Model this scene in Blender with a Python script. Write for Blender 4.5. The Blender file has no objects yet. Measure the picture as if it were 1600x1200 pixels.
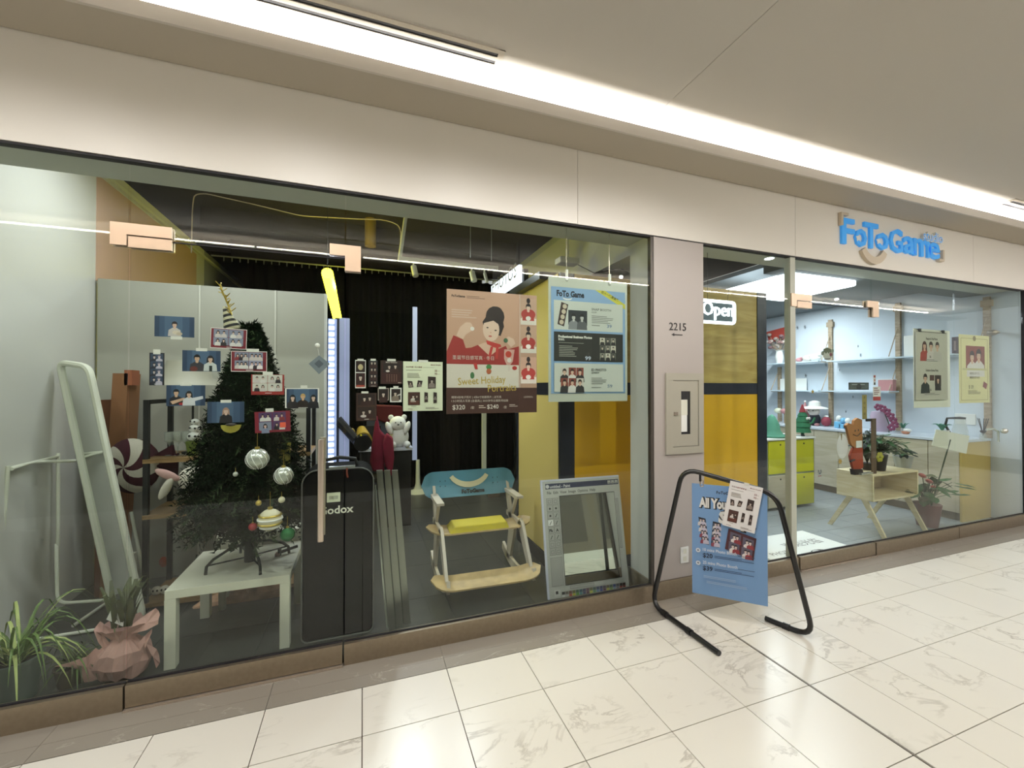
import bpy, bmesh, math, random
from mathutils import Vector, Matrix
random.seed(7)
C = bpy.context.scene.collection
S = bpy.context.scene
# ---------------------------------------------------------------- camera
H = 1.613; F = 2.66                      # eye height, distance to the shop front
YAW = 0.342; PITCH = 0.009; FPX = 654.7
cam_d = bpy.data.cameras.new('camera'); cam = bpy.data.objects.new('camera', cam_d); C.objects.link(cam)
cam.location = (0, 0, H); cam.rotation_euler = (math.pi/2+PITCH, 0, -YAW)
cam_d.sensor_width = 36; cam_d.lens = 36*FPX/1600; cam_d.clip_start = .02; cam_d.clip_end = 200
S.camera = cam
S.view_settings.view_transform = 'Standard'; S.view_settings.look = 'None'
S.view_settings.gamma = 1; S.view_settings.use_curve_mapping = False
S.view_settings.exposure = 0.17
try:
    S.cycles.use_denoising = True; S.cycles.denoiser = 'OPENIMAGEDENOISE'
    S.cycles.caustics_reflective = False; S.cycles.caustics_refractive = False
    S.cycles.transparent_max_bounces = 24; S.cycles.max_bounces = 7; S.cycles.diffuse_bounces = 4; S.cycles.glossy_bounces = 4
    S.cycles.sample_clamp_indirect = 4; S.cycles.sample_clamp_direct = 0
except Exception as e: print(e)
# ---------------------------------------------------------------- world and large lights
wd = bpy.data.worlds.new('world'); S.world = wd; wd.use_nodes = True
wd.node_tree.nodes['Background'].inputs[0].default_value = (1, .98, .96, 1)
wd.node_tree.nodes['Background'].inputs[1].default_value = .42
def area(name, loc, sx, sy, power, col=(1,1,1), rot=(0,0,0), spread=180):
    d = bpy.data.lights.new(name, 'AREA'); d.shape = 'RECTANGLE'; d.size = sx; d.size_y = sy; d.energy = power; d.color = col
    d.spread = math.radians(spread)
    o = bpy.data.objects.new(name, d); C.objects.link(o); o.location = loc; o.rotation_euler = rot
    return o
def spot(name, loc, to, power, col=(1,1,1), ang=80, blend=.6, r=.03):
    d = bpy.data.lights.new(name, 'SPOT'); d.energy = power; d.color = col; d.spot_size = math.radians(ang); d.spot_blend = blend; d.shadow_soft_size = r
    o = bpy.data.objects.new(name, d); C.objects.link(o); o.location = loc
    o.rotation_euler = (Vector(to)-Vector(loc)).to_track_quat('-Z', 'Y').to_euler()
    return o
WARM = (1, .965, .92)
# LED strips in the two ceiling coves of the corridor, shining up on the ceiling
area('cove_led', (4, 2.46, 3.335), 18, .05, 290, WARM, (math.pi, 0, 0))
area('cove_led', (4, -.72, 3.335), 18, .05, 1150, WARM, (math.pi, 0, 0))
# fill spots added to light the shop front from the corridor ceiling (fittings are built below)
FILL_XY = [(x, 1.3) for x in (-4.3, -3.0, -1.7, -.4, .8, 1.85)]+[(4.0+1.3*k, -.56) for k in range(6)]
for x, y in FILL_XY:
    d = spot('fill_spot', (x, y, 3.435), (x, y+(.25 if y > 0 else 1.4), 0), 62 if y > 0 else 76, (1, .98, .97), 150, .6, .022)
# shop interiors
area('studio_fill', (-1.0, 3.7, 3.40), 1.2, .3, 30, (.97, .98, 1))  # fill added to brighten the left wall, no fitting built
area('studio_fill', (.6, 5.6, 3.40), .3, .3, 22, (.86, .92, 1))  # fill added deeper in the studio, no fitting built
area('shop_area_light', (4.6, 3.5, 2.715), .95, .85, 34, (.86, .92, 1))
area('shop_area_light', (6.2, 4.9, 2.94), 1.2, .6, 60, (.86, .92, 1))  # fill added towards the back of the shop, no fitting built
# ---------------------------------------------------------------- pixel to point on a plane (photo taken as 1600 x 1200)
cy_, sy_, cp_, sp_ = math.cos(YAW), math.sin(YAW), math.cos(PITCH), math.sin(PITCH)
VW = Vector((sy_*cp_, cy_*cp_, sp_)); VR = Vector((cy_, -sy_, 0)); VU = Vector((-sy_*sp_, -cy_*sp_, cp_)); EYE = Vector((0, 0, H))
def ray(x, y): return VW + VR*((x-800)/FPX) - VU*((y-600)/FPX)
def aY(x, y, Y): d = ray(x, y); return EYE + d*(Y/d.y)
def aX(x, y, X): d = ray(x, y); return EYE + d*(X/d.x)
def aZ(x, y, Z): d = ray(x, y); return EYE + d*((Z-H)/d.z)
def aP(x, y, P0, N): d = ray(x, y); return EYE + d*((Vector(P0)-EYE).dot(N)/d.dot(N))
# ---------------------------------------------------------------- materials
def lin(h):
    if isinstance(h, str):
        h = h.lstrip('#'); h = h if len(h) == 6 else ''.join(x*2 for x in h); c = [int(h[i:i+2], 16)/255 for i in (0, 2, 4)]
    else: c = list(h)
    return tuple(((v/12.92) if v <= .04045 else ((v+.055)/1.055)**2.4) for v in c) + (1,)
MATS = {}
def M(name, col='#808080', rough=.6, metal=0, emit=0, spec=None, noise=0, nscale=8, bump=0, ecol=None, alpha=1):
    if name in MATS: return MATS[name]
    m = bpy.data.materials.new(name); m.use_nodes = True; nt = m.node_tree; b = nt.nodes['Principled BSDF']
    c = lin(col); b.inputs['Base Color'].default_value = c; b.inputs['Roughness'].default_value = rough; b.inputs['Metallic'].default_value = metal
    if spec is not None: b.inputs['Specular IOR Level'].default_value = spec
    if emit: b.inputs['Emission Color'].default_value = lin(ecol or col); b.inputs['Emission Strength'].default_value = emit
    if alpha < 1: b.inputs['Alpha'].default_value = alpha
    if noise or bump:
        tc = nt.nodes.new('ShaderNodeTexCoord'); n = nt.nodes.new('ShaderNodeTexNoise'); n.inputs['Scale'].default_value = nscale; n.inputs['Detail'].default_value = 6
        nt.links.new(tc.outputs['Object'], n.inputs['Vector'])
        if noise:
            r = nt.nodes.new('ShaderNodeValToRGB'); r.color_ramp.elements[0].position = .3; r.color_ramp.elements[1].position = .7
            r.color_ramp.elements[0].color = tuple(v*(1-noise) for v in c[:3])+(1,); r.color_ramp.elements[1].color = tuple(min(1, v*(1+noise*.5)) for v in c[:3])+(1,)
            nt.links.new(n.outputs['Fac'], r.inputs['Fac']); nt.links.new(r.outputs['Color'], b.inputs['Base Color'])
        if bump:
            bp = nt.nodes.new('ShaderNodeBump'); bp.inputs['Strength'].default_value = bump; bp.inputs['Distance'].default_value = .01
            nt.links.new(n.outputs['Fac'], bp.inputs['Height']); nt.links.new(bp.outputs['Normal'], b.inputs['Normal'])
    MATS[name] = m; return m
def marble(name, base, vein, rough, vscale=2.2, amt=.5, width=.03):
    m = bpy.data.materials.new(name); m.use_nodes = True; nt = m.node_tree; N = nt.nodes; L = nt.links; b = N['Principled BSDF']
    tc = N.new('ShaderNodeTexCoord'); oi = N.new('ShaderNodeObjectInfo'); mp = N.new('ShaderNodeVectorMath'); mp.operation = 'ADD'
    geo = N.new('ShaderNodeNewGeometry'); sc = N.new('ShaderNodeVectorMath'); sc.operation = 'SCALE'; sc.inputs['Scale'].default_value = 37.0
    cmb = N.new('ShaderNodeCombineXYZ'); L.new(oi.outputs['Random'], cmb.inputs[0]); L.new(oi.outputs['Random'], cmb.inputs[1]); L.new(oi.outputs['Random'], cmb.inputs[2])
    L.new(cmb.outputs[0], sc.inputs[0]); L.new(geo.outputs['Position'], mp.inputs[0]); L.new(sc.outputs[0], mp.inputs[1])
    st = N.new('ShaderNodeMapping'); st.inputs['Scale'].default_value = (1, 2.1, 1); st.inputs['Rotation'].default_value = (0, 0, .5); L.new(mp.outputs[0], st.inputs['Vector'])
    n = N.new('ShaderNodeTexNoise'); n.inputs['Scale'].default_value = vscale; n.inputs['Detail'].default_value = 8; n.inputs['Roughness'].default_value = .62; n.inputs['Distortion'].default_value = .6; L.new(st.outputs[0], n.inputs['Vector'])
    a = N.new('ShaderNodeMath'); a.operation = 'SUBTRACT'; a.inputs[1].default_value = .5; L.new(n.outputs['Fac'], a.inputs[0])
    ab = N.new('ShaderNodeMath'); ab.operation = 'ABSOLUTE'; L.new(a.outputs[0], ab.inputs[0])
    r = N.new('ShaderNodeMapRange'); r.inputs['From Min'].default_value = 0; r.inputs['From Max'].default_value = width; r.inputs['To Min'].default_value = 1; r.inputs['To Max'].default_value = 0; L.new(ab.outputs[0], r.inputs['Value'])
    n2 = N.new('ShaderNodeTexNoise'); n2.inputs['Scale'].default_value = 3.1; L.new(mp.outputs[0], n2.inputs['Vector'])
    r2 = N.new('ShaderNodeMapRange'); r2.inputs['From Min'].default_value = .5; r2.inputs['From Max'].default_value = .7; L.new(n2.outputs['Fac'], r2.inputs['Value'])
    mu = N.new('ShaderNodeMath'); mu.operation = 'MULTIPLY'; L.new(r.outputs[0], mu.inputs[0]); L.new(r2.outputs[0], mu.inputs[1])
    mu2 = N.new('ShaderNodeMath'); mu2.operation = 'MULTIPLY'; mu2.inputs[1].default_value = amt; L.new(mu.outputs[0], mu2.inputs[0])
    mx = N.new('ShaderNodeMix'); mx.data_type = 'RGBA'; mx.inputs[6].default_value = lin(base); mx.inputs[7].default_value = lin(vein); L.new(mu2.outputs[0], mx.inputs[0])
    L.new(mx.outputs[2], b.inputs['Base Color']); b.inputs['Roughness'].default_value = rough
    MATS[name] = m; return m
def wood(name, c1, c2, scale=3, rough=.5, rot=0):
    if name in MATS: return MATS[name]
    m = bpy.data.materials.new(name); m.use_nodes = True; nt = m.node_tree; N = nt.nodes; L = nt.links; b = N['Principled BSDF']
    tc = N.new('ShaderNodeTexCoord'); mp = N.new('ShaderNodeMapping'); mp.inputs['Scale'].default_value = (1, 1, 7) if not rot else (7, 1, 1)
    L.new(tc.outputs['Object'], mp.inputs[0]); n = N.new('ShaderNodeTexNoise'); n.inputs['Scale'].default_value = scale; n.inputs['Detail'].default_value = 7; n.inputs['Distortion'].default_value = 1.2; L.new(mp.outputs[0], n.inputs['Vector'])
    r = N.new('ShaderNodeValToRGB'); r.color_ramp.elements[0].position = .3; r.color_ramp.elements[1].position = .68; r.color_ramp.elements[0].color = lin(c2); r.color_ramp.elements[1].color = lin(c1)
    L.new(n.outputs['Fac'], r.inputs[0]); L.new(r.outputs[0], b.inputs['Base Color']); b.inputs['Roughness'].default_value = rough
    MATS[name] = m; return m
def glassmat(name, f0=.05, tint=(.93, .965, .945)):
    m = bpy.data.materials.new(name); m.use_nodes = True; nt = m.node_tree; N = nt.nodes; L = nt.links
    for n in list(N): N.remove(n)
    out = N.new('ShaderNodeOutputMaterial'); tr = N.new('ShaderNodeBsdfTransparent'); tr.inputs[0].default_value = tint+(1,)
    gl = N.new('ShaderNodeBsdfGlossy'); gl.inputs['Roughness'].default_value = 0.0; gl.inputs[0].default_value = (1, 1, 1, 1)
    g = N.new('ShaderNodeNewGeometry'); d = N.new('ShaderNodeVectorMath'); d.operation = 'DOT_PRODUCT'; L.new(g.outputs['Normal'], d.inputs[0]); L.new(g.outputs['Incoming'], d.inputs[1])
    ab = N.new('ShaderNodeMath'); ab.operation = 'ABSOLUTE'; L.new(d.outputs['Value'], ab.inputs[0])
    s = N.new('ShaderNodeMath'); s.operation = 'SUBTRACT'; s.inputs[0].default_value = 1; L.new(ab.outputs[0], s.inputs[1])
    p = N.new('ShaderNodeMath'); p.operation = 'POWER'; p.inputs[1].default_value = 5; L.new(s.outputs[0], p.inputs[0])
    ma = N.new('ShaderNodeMath'); ma.operation = 'MULTIPLY_ADD'; ma.inputs[1].default_value = 1-f0; ma.inputs[2].default_value = f0; L.new(p.outputs[0], ma.inputs[0])
    mx = N.new('ShaderNodeMixShader'); L.new(ma.outputs[0], mx.inputs[0]); L.new(tr.outputs[0], mx.inputs[1]); L.new(gl.outputs[0], mx.inputs[2]); L.new(mx.outputs[0], out.inputs[0])
    MATS[name] = m; return m
def mirrormat():
    return M('mirror_silver', '#e9ece6', .01, 1)
glassmat('shop_glass', .024)
glassmat('thin_glass', .04, (.97, .98, .97))
marble('pale_marble', '#dfdace', '#857a6a', .26, 2.4, .55, .028)
marble('dark_stone', '#8d867b', '#d3cdc0', .3, 2.6, .6, .012)
marble('slate_tile', '#40413c', '#55564f', .32, 3, .5, .05)
marble('slate_pale', '#8a9092', '#a3a9aa', .38, 3, .5, .05)
M('grout', '#5b4238', .8); M('paint_ceiling', '#d2ccc3', .85); M('paint_soffit', '#b9b0a0', .6); M('panel_beige', '#eae5db', .42, 0, spec=.4)
M('steel', '#a59884', .34, .85, noise=.08, nscale=40); M('steel_bright', '#cdbfae', .22, .7); M('black_gap', '#17151a', .7); M('black', '#0d0d0e', .5); M('black_gloss', '#0b0b0c', .22)
M('white', '#e8e8e2', .55); M('offwhite', '#dcdccb', .6); M('tape', '#e9e6dc', .7, alpha=.8); M('tube_metal', '#d9dccb', .35)
M('led_white', '#f2f6ff', .5, emit=5); M('led_cool', '#dfe9ff', .5, emit=3.0); M('led_yellow', '#fff23a', .5, emit=9, ecol='#ffee30'); M('neon', '#f6fbff', .5, emit=2)
wood('plywood', '#d9c9a0', '#c4ae7c'); wood('ply_h', '#d9c9a0', '#c4ae7c', rot=1); wood('panel_wood', '#c9b06a', '#a98d42', 1.6, .45)
wood('birch', '#e2d6b2', '#cdbb8c', 2.4, .45); wood('cabinet', '#cfc5ae', '#c0b498', 2.5, .5)
# ---------------------------------------------------------------- mesh builder
_txt = {}
def text_geo(s, bold=0.0, res=2):
    k = (s, bold, res)
    if k in _txt: return _txt[k]
    cu = bpy.data.curves.new('t', 'FONT'); cu.body = s; cu.size = 1; cu.offset = bold; cu.resolution_u = res; cu.fill_mode = 'FRONT'
    o = bpy.data.objects.new('t', cu); C.objects.link(o)
    dg = bpy.context.evaluated_depsgraph_get(); me = bpy.data.meshes.new_from_object(o.evaluated_get(dg))
    vs = [(v.co.x, v.co.y) for v in me.vertices]; fs = [tuple(p.vertices) for p in me.polygons]
    bpy.data.objects.remove(o); bpy.data.curves.remove(cu); bpy.data.meshes.remove(me)
    if vs:
        x0 = min(v[0] for v in vs); x1 = max(v[0] for v in vs)
    else: x0 = x1 = 0
    _txt[k] = (vs, fs, x0, x1); return _txt[k]
class MB:
    def __init__(s, T=None): s.v = []; s.f = []; s.m = []; s.ms = []; s.T = T or Matrix.Identity(4); s.sm = []
    def _mi(s, m):
        if isinstance(m, str): m = MATS[m]
        if m not in s.ms: s.ms.append(m)
        return s.ms.index(m)
    def add(s, vs, fs, m, smooth=False):
        k = len(s.v); T = s.T; s.v += [T @ Vector(v) for v in vs]; i = s._mi(m)
        for f in fs: s.f.append(tuple(k+j for j in f)); s.m.append(i); s.sm.append(smooth)
        return s
    def box(s, x0, y0, z0, x1, y1, z1, m):
        vs = [(x, y, z) for x in (x0, x1) for y in (y0, y1) for z in (z0, z1)]
        return s.add(vs, [(0,1,3,2), (4,6,7,5), (0,4,5,1), (2,3,7,6), (0,2,6,4), (1,5,7,3)], m)
    def hexa(s, p8, m):      # 4 front corners, 4 back corners in the same order
        return s.add(p8, [(0,1,2,3), (7,6,5,4), (0,4,5,1), (1,5,6,2), (2,6,7,3), (3,7,4,0)], m)
    def tube(s, pts, r, m, n=8, closed=False, r2=None):
        pts = [Vector(p) for p in pts]; N = len(pts); vs = []; fs = []
        up = None
        for i, p in enumerate(pts):
            if closed: d = (pts[(i+1) % N]-pts[i-1])
            else: d = (pts[min(i+1, N-1)]-pts[max(i-1, 0)])
            d.normalize()
            if up is None: up = Vector((0, 0, 1)) if abs(d.z) < .9 else Vector((1, 0, 0))
            a = d.cross(up)
            if a.length < 1e-4: a = d.cross(Vector((.3, 1, .2)))
            a.normalize(); b = a.cross(d); b.normalize(); up = b
            rr = r if r2 is None else r+(r2-r)*i/(N-1)
            if isinstance(r, (list, tuple)): rr = r[i]
            for k in range(n): t = 2*math.pi*k/n; vs.append(p+a*(rr*math.cos(t))+b*(rr*math.sin(t)))
        for i in range(N if closed else N-1):
            for k in range(n):
                a0 = i*n+k; a1 = i*n+(k+1) % n; j = ((i+1) % N)*n; fs.append((a0, a1, j+(k+1) % n, j+k))
        if not closed: fs.append(tuple(range(n))[::-1]); fs.append(tuple(range((N-1)*n, N*n)))
        return s.add(vs, fs, m, True)
    def cyl(s, p0, p1, r, m, n=12, r2=None): return s.tube([p0, p1], r, m, n, r2=r2)
    def ell(s, c, rx, ry, rz, m, nu=14, nv=9, R=None):
        vs = []; fs = []; c = Vector(c)
        for j in range(nv+1):
            a = math.pi*j/nv
            for i in range(nu):
                t = 2*math.pi*i/nu; p = Vector((rx*math.sin(a)*math.cos(t), ry*math.sin(a)*math.sin(t), rz*math.cos(a)))
                if R: p = R @ p
                vs.append(c+p)
        for j in range(nv):
            for i in range(nu): fs.append((j*nu+i, (j+1)*nu+i, (j+1)*nu+(i+1) % nu, j*nu+(i+1) % nu))
        return s.add(vs, fs, m, True)
    def lathe(s, prof, c, m, n=20, cap=True):
        vs = []; fs = []
        for r, z in prof:
            for i in range(n): t = 2*math.pi*i/n; vs.append((c[0]+r*math.cos(t), c[1]+r*math.sin(t), c[2]+z))
        for j in range(len(prof)-1):
            for i in range(n): fs.append((j*n+i, j*n+(i+1) % n, (j+1)*n+(i+1) % n, (j+1)*n+i))
        if cap: fs.append(tuple(range(n))[::-1]); fs.append(tuple(range((len(prof)-1)*n, len(prof)*n)))
        return s.add(vs, fs, m, True)
    def prism(s, pts, y0, y1, m, smooth=False):       # outline in x,z, extruded along y
        n = len(pts); vs = [(p[0], y0, p[1]) for p in pts]+[(p[0], y1, p[1]) for p in pts]
        fs = [tuple(range(n)), tuple(range(n, 2*n))[::-1]]+[(i, n+i, n+(i+1) % n, (i+1) % n) for i in range(n)]
        return s.add(vs, fs, m, smooth)
    def poly(s, pts, m): return s.add(pts, [tuple(range(len(pts)))], m)
    def text(s, t, x, y, z, size, m, align='l', depth=0, bold=0.0, sx=1, rot=0, res=2):
        vs, fs, x0, x1 = text_geo(t, bold, res)
        w = x1-x0; ox = {'l': -x0, 'c': -x0-w/2, 'r': -x1}[align]; cr, sr = math.cos(rot), math.sin(rot)
        def P(v, yy):
            a = (v[0]+ox)*size*sx; b = v[1]*size; return (x+a*cr-b*sr, yy, z+a*sr+b*cr)
        if not depth: return s.add([P(v, y) for v in vs], fs, m)
        n = len(vs); V = [P(v, y-depth) for v in vs]+[P(v, y) for v in vs]
        from collections import Counter
        ed = Counter()
        for f in fs:
            for i in range(len(f)): a, b = f[i], f[(i+1) % len(f)]; ed[(min(a, b), max(a, b))] += 1
        ff = list(fs)+[tuple(n+i for i in f)[::-1] for f in fs]+[(a, b, b+n, a+n) for (a, b), c in ed.items() if c == 1]
        return s.add(V, ff, m)
    def build(s, name, parent=None, bevel=0, kind=None, label=None, flat=False, subsurf=0):
        off = Vector((0, 0, 0))
        q = parent
        while q is not None: off += Vector(q.location); q = q.parent
        me = bpy.data.meshes.new(name); me.from_pydata([tuple(v-off) for v in s.v], [], s.f); me.update()
        for m in s.ms: me.materials.append(m)
        me.polygons.foreach_set('material_index', s.m); me.polygons.foreach_set('use_smooth', s.sm)
        if not flat:
            bm = bmesh.new(); bm.from_mesh(me); bmesh.ops.remove_doubles(bm, verts=bm.verts, dist=1e-6); bmesh.ops.recalc_face_normals(bm, faces=bm.faces); bm.to_mesh(me); bm.free()
            try: me.set_sharp_from_angle(angle=math.radians(42))
            except Exception: pass
        o = bpy.data.objects.new(name, me); C.objects.link(o)
        if parent is not None: o.parent = parent
        if bevel:
            b = o.modifiers.new('bevel', 'BEVEL'); b.width = bevel; b.segments = 2; b.limit_method = 'ANGLE'
        if subsurf:
            b = o.modifiers.new('sub', 'SUBSURF'); b.levels = subsurf; b.render_levels = subsurf
        if kind: o['kind'] = kind
        if label: o['label'] = label
        return o
def tag(o, label, cat, group=None, kind=None):
    o['label'] = label; o['category'] = cat
    if group: o['group'] = group
    if kind: o['kind'] = kind
    return o
def thing(name, label, cat, loc, group=None):
    o = bpy.data.objects.new(name, None); C.objects.link(o); o.location = Vector(loc); o.empty_display_size = .05
    return tag(o, label, cat, group)
def struct(name, mb, label=None, parent=None, bevel=0):
    o = mb.build(name, parent, bevel); o['kind'] = 'structure'
    if label: o['label'] = label
    return o
def sempty(name, loc=(0, 0, 0), label=None):
    o = bpy.data.objects.new(name, None); C.objects.link(o); o.location = loc; o['kind'] = 'structure'; o.empty_display_size = .05
    if label: o['label'] = label
    return o
def share(o, name, parent, loc):
    c = bpy.data.objects.new(name, o.data); C.objects.link(c); c.parent = parent; c.location = loc; return c
# ================================================================ FLOORS
fl = struct('floor', MB().box(-6, -1.3, -.06, 14, 2.42, -.012, 'grout').box(-6, 2.42, -.0601, 14, 9.6, -.012, 'black'), 'corridor floor of pale veined stone tiles with dark grout')
P = .4566; TD = .4584
xs = [-.0+.4583-P*k for k in range(14, 0, -1)]+[.4583+P*k for k in range(0, 5)]
xs = [.4583+P*k for k in range(-13, 5)]
cols = [(xs[i], xs[i+1]) for i in range(len(xs)-1)]
xr = [2.290, 2.588, 2.877, 3.331]; 
while xr[-1] < 12.8: xr.append(xr[-1]+.4566)
cols += [(xr[i], xr[i+1]) for i in range(len(xr)-1)]
rowY = [2.407, 2.072]
while rowY[-1] > -1.2: rowY.append(rowY[-1]-TD)
tmesh = {}
for (a, b) in cols:
    for j in range(len(rowY)-1):
        y1, y0 = rowY[j], rowY[j+1]
        if (a > 7.5 and y1 < .3) or a > 11.4: continue
        g = .0022; gl = .006 if abs(a-2.290) < .01 else g; gr = .006 if abs(b-2.2847) < .02 else g
        w = b-a-gl-gr; d = y1-y0-2*g; k = (round(w, 3), round(d, 3)); cx = (a+gl+b-gr)/2; cyy = (y0+y1)/2
        if k not in tmesh:
            o = MB().box(-w/2, -d/2, -.01, w/2, d/2, 0, 'pale_marble').build('tile', fl); tmesh[k] = o; o.location = (cx, cyy, 0)
        else: share(tmesh[k], 'tile', fl, (cx, cyy, 0))
# metal expansion joint
MB().box(2.2840, -1.2, -.008, 2.2905, 2.407, .0004, M('joint_metal', '#8b8478', .4, .6)).build('expansion_strip', fl)
# dark stone border along the shop front
ks = struct('trim_1', MB().box(-6, 2.409, -.03, 14, 2.66, -.006, 'black'), 'dark grey veined stone border between the pale tiles and the shop front')
kx = [-5.1+.914*i for i in range(20)]
kx = [-5.02]+[.4583-P*k for k in (11, 9, 7, 5, 3, 1)][0:0]+[.4583+P*2*k for k in range(-5, 12)]
ko = {}
for i in range(len(kx)-1):
    for (y0, y1) in ((2.410, 2.508), (2.5095, 2.664)):
        a, b = kx[i]+.001, kx[i+1]-.001; k = (round(b-a, 3), y0); cx = (a+b)/2; w = b-a
        if k not in ko:
            o = MB().box(-w/2, y0, -.012, w/2, y1, 0, 'dark_stone').build('stone', ks); o.location = (cx, 0, 0); ko[k] = o
        else: share(ko[k], 'stone', ks, (cx, 0, 0))
# studio floor (dark slate tiles) and right shop floor (paler grey)
fs2 = struct('floor', MB().box(-3.2, 2.665, -.05, 3.05, 9.4, -.0085, 'black'), 'dark slate tile floor inside the left studio')
fs3 = struct('floor', MB().box(3.05, 2.665, -.05, 7.5, 7.4, -.0085, 'black'), 'grey tile floor inside the right shop')
def tiles(parent, x0, x1, y0, y1, w, d, mat, off=0):
    base = None; n = 0
    nx = int((x1-x0)/w+.5); ny = int((y1-y0)/d+.5)
    for i in range(nx):
        for j in range(ny):
            cx = x0+(i+.5)*w; cyy = y0+(j+.5)*d
            if base is None: base = MB().box(-w/2+.0015, -d/2+.0015, -.008, w/2-.0015, d/2-.0015, 0, mat).build('tile', parent); base.location = (cx, cyy, 0)
            else: share(base, 'tile', parent, (cx, cyy, 0))
tiles(fs2, -3.05, 3.05, 2.67, 8.76, .61, .61, 'slate_tile')
tiles(fs3, 3.06, 7.33, 2.67, 7.25, .61, .305, 'slate_pale')
# ================================================================ CEILING AND WALLS OF THE CORRIDOR
ZS = 3.308; ZC = 3.46
cb = MB().box(-6, -1.05, ZC, 1.86, 2.66, ZC+.1, 'paint_ceiling').box(1.863, -1.05, ZC, 14, 2.66, ZC+.1, 'paint_ceiling').box(1.85, -1.05, ZC+.003, 1.87, 2.66, ZC+.09, 'black_gap')
ce = struct('ceiling', cb, 'warm grey plaster ceiling with a fine straight joint')
sf = MB().box(-6, 2.37, ZS, 14, 2.72, ZS+.02, 'paint_soffit').box(-6, 2.355, ZS, 14, 2.37, 3.382, 'paint_ceiling')
struct('trim_2', sf, 'soffit and upstand of the lit ceiling cove above the shop front')
sf = MB().box(-6, -1.1, ZS, 14, -.63, ZS+.02, 'paint_soffit').box(-6, -.63, ZS, 14, -.615, 3.345, 'paint_ceiling')
struct('trim_3', sf, 'soffit and upstand of the lit cove on the far side of the corridor')
M('led_tube', '#fff8ea', .5, emit=32); M('led_tube_near', '#fff8ea', .5, emit=6)
def led_line(y, name, z=ZS+.045, m='led_tube_near'):
    t = thing('led_strip_light', 'thin bright led tube lying inside the ceiling cove '+name, 'light', (4, y, ZS+.02))
    for k in range(14):
        MB().cyl((-5+k*1.25, y, z), (-5+k*1.25+1.22, y, z), .009, m, 8).build('tube', t)
    return t
led_line(2.52, 'above the shop front'); led_line(-.66, 'across the corridor', 3.37, 'led_tube')
# linear vents in the ceiling
M('vent_white', '#d8cfc0', .5)
def vent(x0, x1, y0, y1, label, n=2):
    t = thing('linear_vent', label, 'vent', ((x0+x1)/2, (y0+y1)/2, ZC), 'slot vents in the corridor ceiling')
    b = MB(); w = y1-y0; s = w/(2*n+1)
    b.box(x0, y0, ZC-.006, x1, y0+s, ZC, 'vent_white')
    for k in range(n): b.box(x0, y0+s*(2*k+2), ZC-.006, x1, y0+s*(2*k+3), ZC, 'vent_white')
    b.box(x1-.03, y0, ZC-.0061, x1+.002, y1, ZC, 'vent_white').box(x0-.002, y0, ZC-.0061, x0+.03, y1, ZC, 'vent_white')
    b.build('vent_frame', t)
    for k in range(n): MB().box(x0+.03, y0+s*(2*k+1), ZC-.002, x1-.03, y0+s*(2*k+2), ZC-.0005, 'black_gap').build('slot', t)
q = aZ(783.5, 93.5, ZC)
vent(q.x-1.55, q.x, q.y-.068, q.y+.068, 'white two-slot air vent in the ceiling above the left glass doors')
q = aZ(1571, 315, ZC); vent(q.x, q.x+1.5, q.y-.07, q.y+.07, 'white slot air vent in the ceiling at the right edge of the picture')
vent(-.5, .6, -.42, -.28, 'white slot air vent on the far side of the ceiling, seen mirrored in the glass')
M('fill_lens', '#fff6e4', .4, emit=3)  # glowing lenses for the added corridor fill lamps
for i, (x, y) in enumerate(FILL_XY):
    t = thing('fill_spot', 'small round recessed downlight in the corridor ceiling, '+('between the two coves' if y > 0 else 'close to the far cove'), 'light', (x, y, ZC), 'corridor downlights')
    MB().lathe([(.045, 0), (.045, -.004), (.062, -.006), (.066, 0)], (x, y, ZC), 'vent_white', 16, False).build('trim', t)
    MB().lathe([(0, -.002), (.045, -.002), (.045, -.001), (0, -.001)], (x, y, ZC), 'fill_lens', 16, False).build('lens', t)
# wall opposite the shop (only mirrored in the glass)
M('opp_wall', '#7a7367', .5); M('opp_dark', '#59554e', .4)
wb = struct('wall_back', MB().box(-6, -1.08, 0, 14, -1.0, ZS, 'opp_wall').box(-6, -1.0, 0, 14, -.985, .14, 'white'), 'beige wall across the corridor, seen only in reflections')
for k in range(8): MB().box(-5.5+k*2.3, -1.0, .3, -3.5+k*2.3, -.992, 2.7, 'opp_dark').build('panel', wb)
# header panels of the shop front
hd = sempty('wall_front', (0, F, 0), 'beige metal shop front with header panels and a pillar')
seams = [-6, -3.6, 1.436, 3.60, 6.35, 9.0, 14]
for i in range(len(seams)-1):
    MB().box(seams[i]+.0015, F-.02, 2.777, seams[i+1]-.0015, F+.02, 3.33, 'panel_beige').build('header_panel', hd)
MB().box(-6, F+.0, 2.79, 14, F+.31, 3.9, M('bulkhead', '#c2c5bb', .8)).build('bulkhead', hd)
MB().box(-6, F-.012, 2.765, 14, F+.03, 2.779, 'black_gap').build('shadow_gap', hd)
MB().box(2.088, F-.02, .14, 2.566, F+.02, 2.766, M('panel_grey', '#aca49e', .45)).build('pillar_panel', hd)
MB().box(2.088, F-.032, 0, 2.566, F+.02, .138, 'steel').build('kick_plate', hd)
MB().box(2.062, F-.015, 0, 2.087, F+.02, 2.766, M('frame_dark', '#4b4640', .4, .3)).build('frame_strip', hd)
MB().box(7.40, F-.02, .0, 7.43, F+.02, 2.766, 'black_gap').build('frame_strip', hd)
MB().box(7.43, F-.02, .14, 14, F+.02, 2.766, 'panel_grey').box(7.43, F-.03, 0, 14, F+.02, .138, 'steel').build('pillar_panel', hd)
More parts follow.
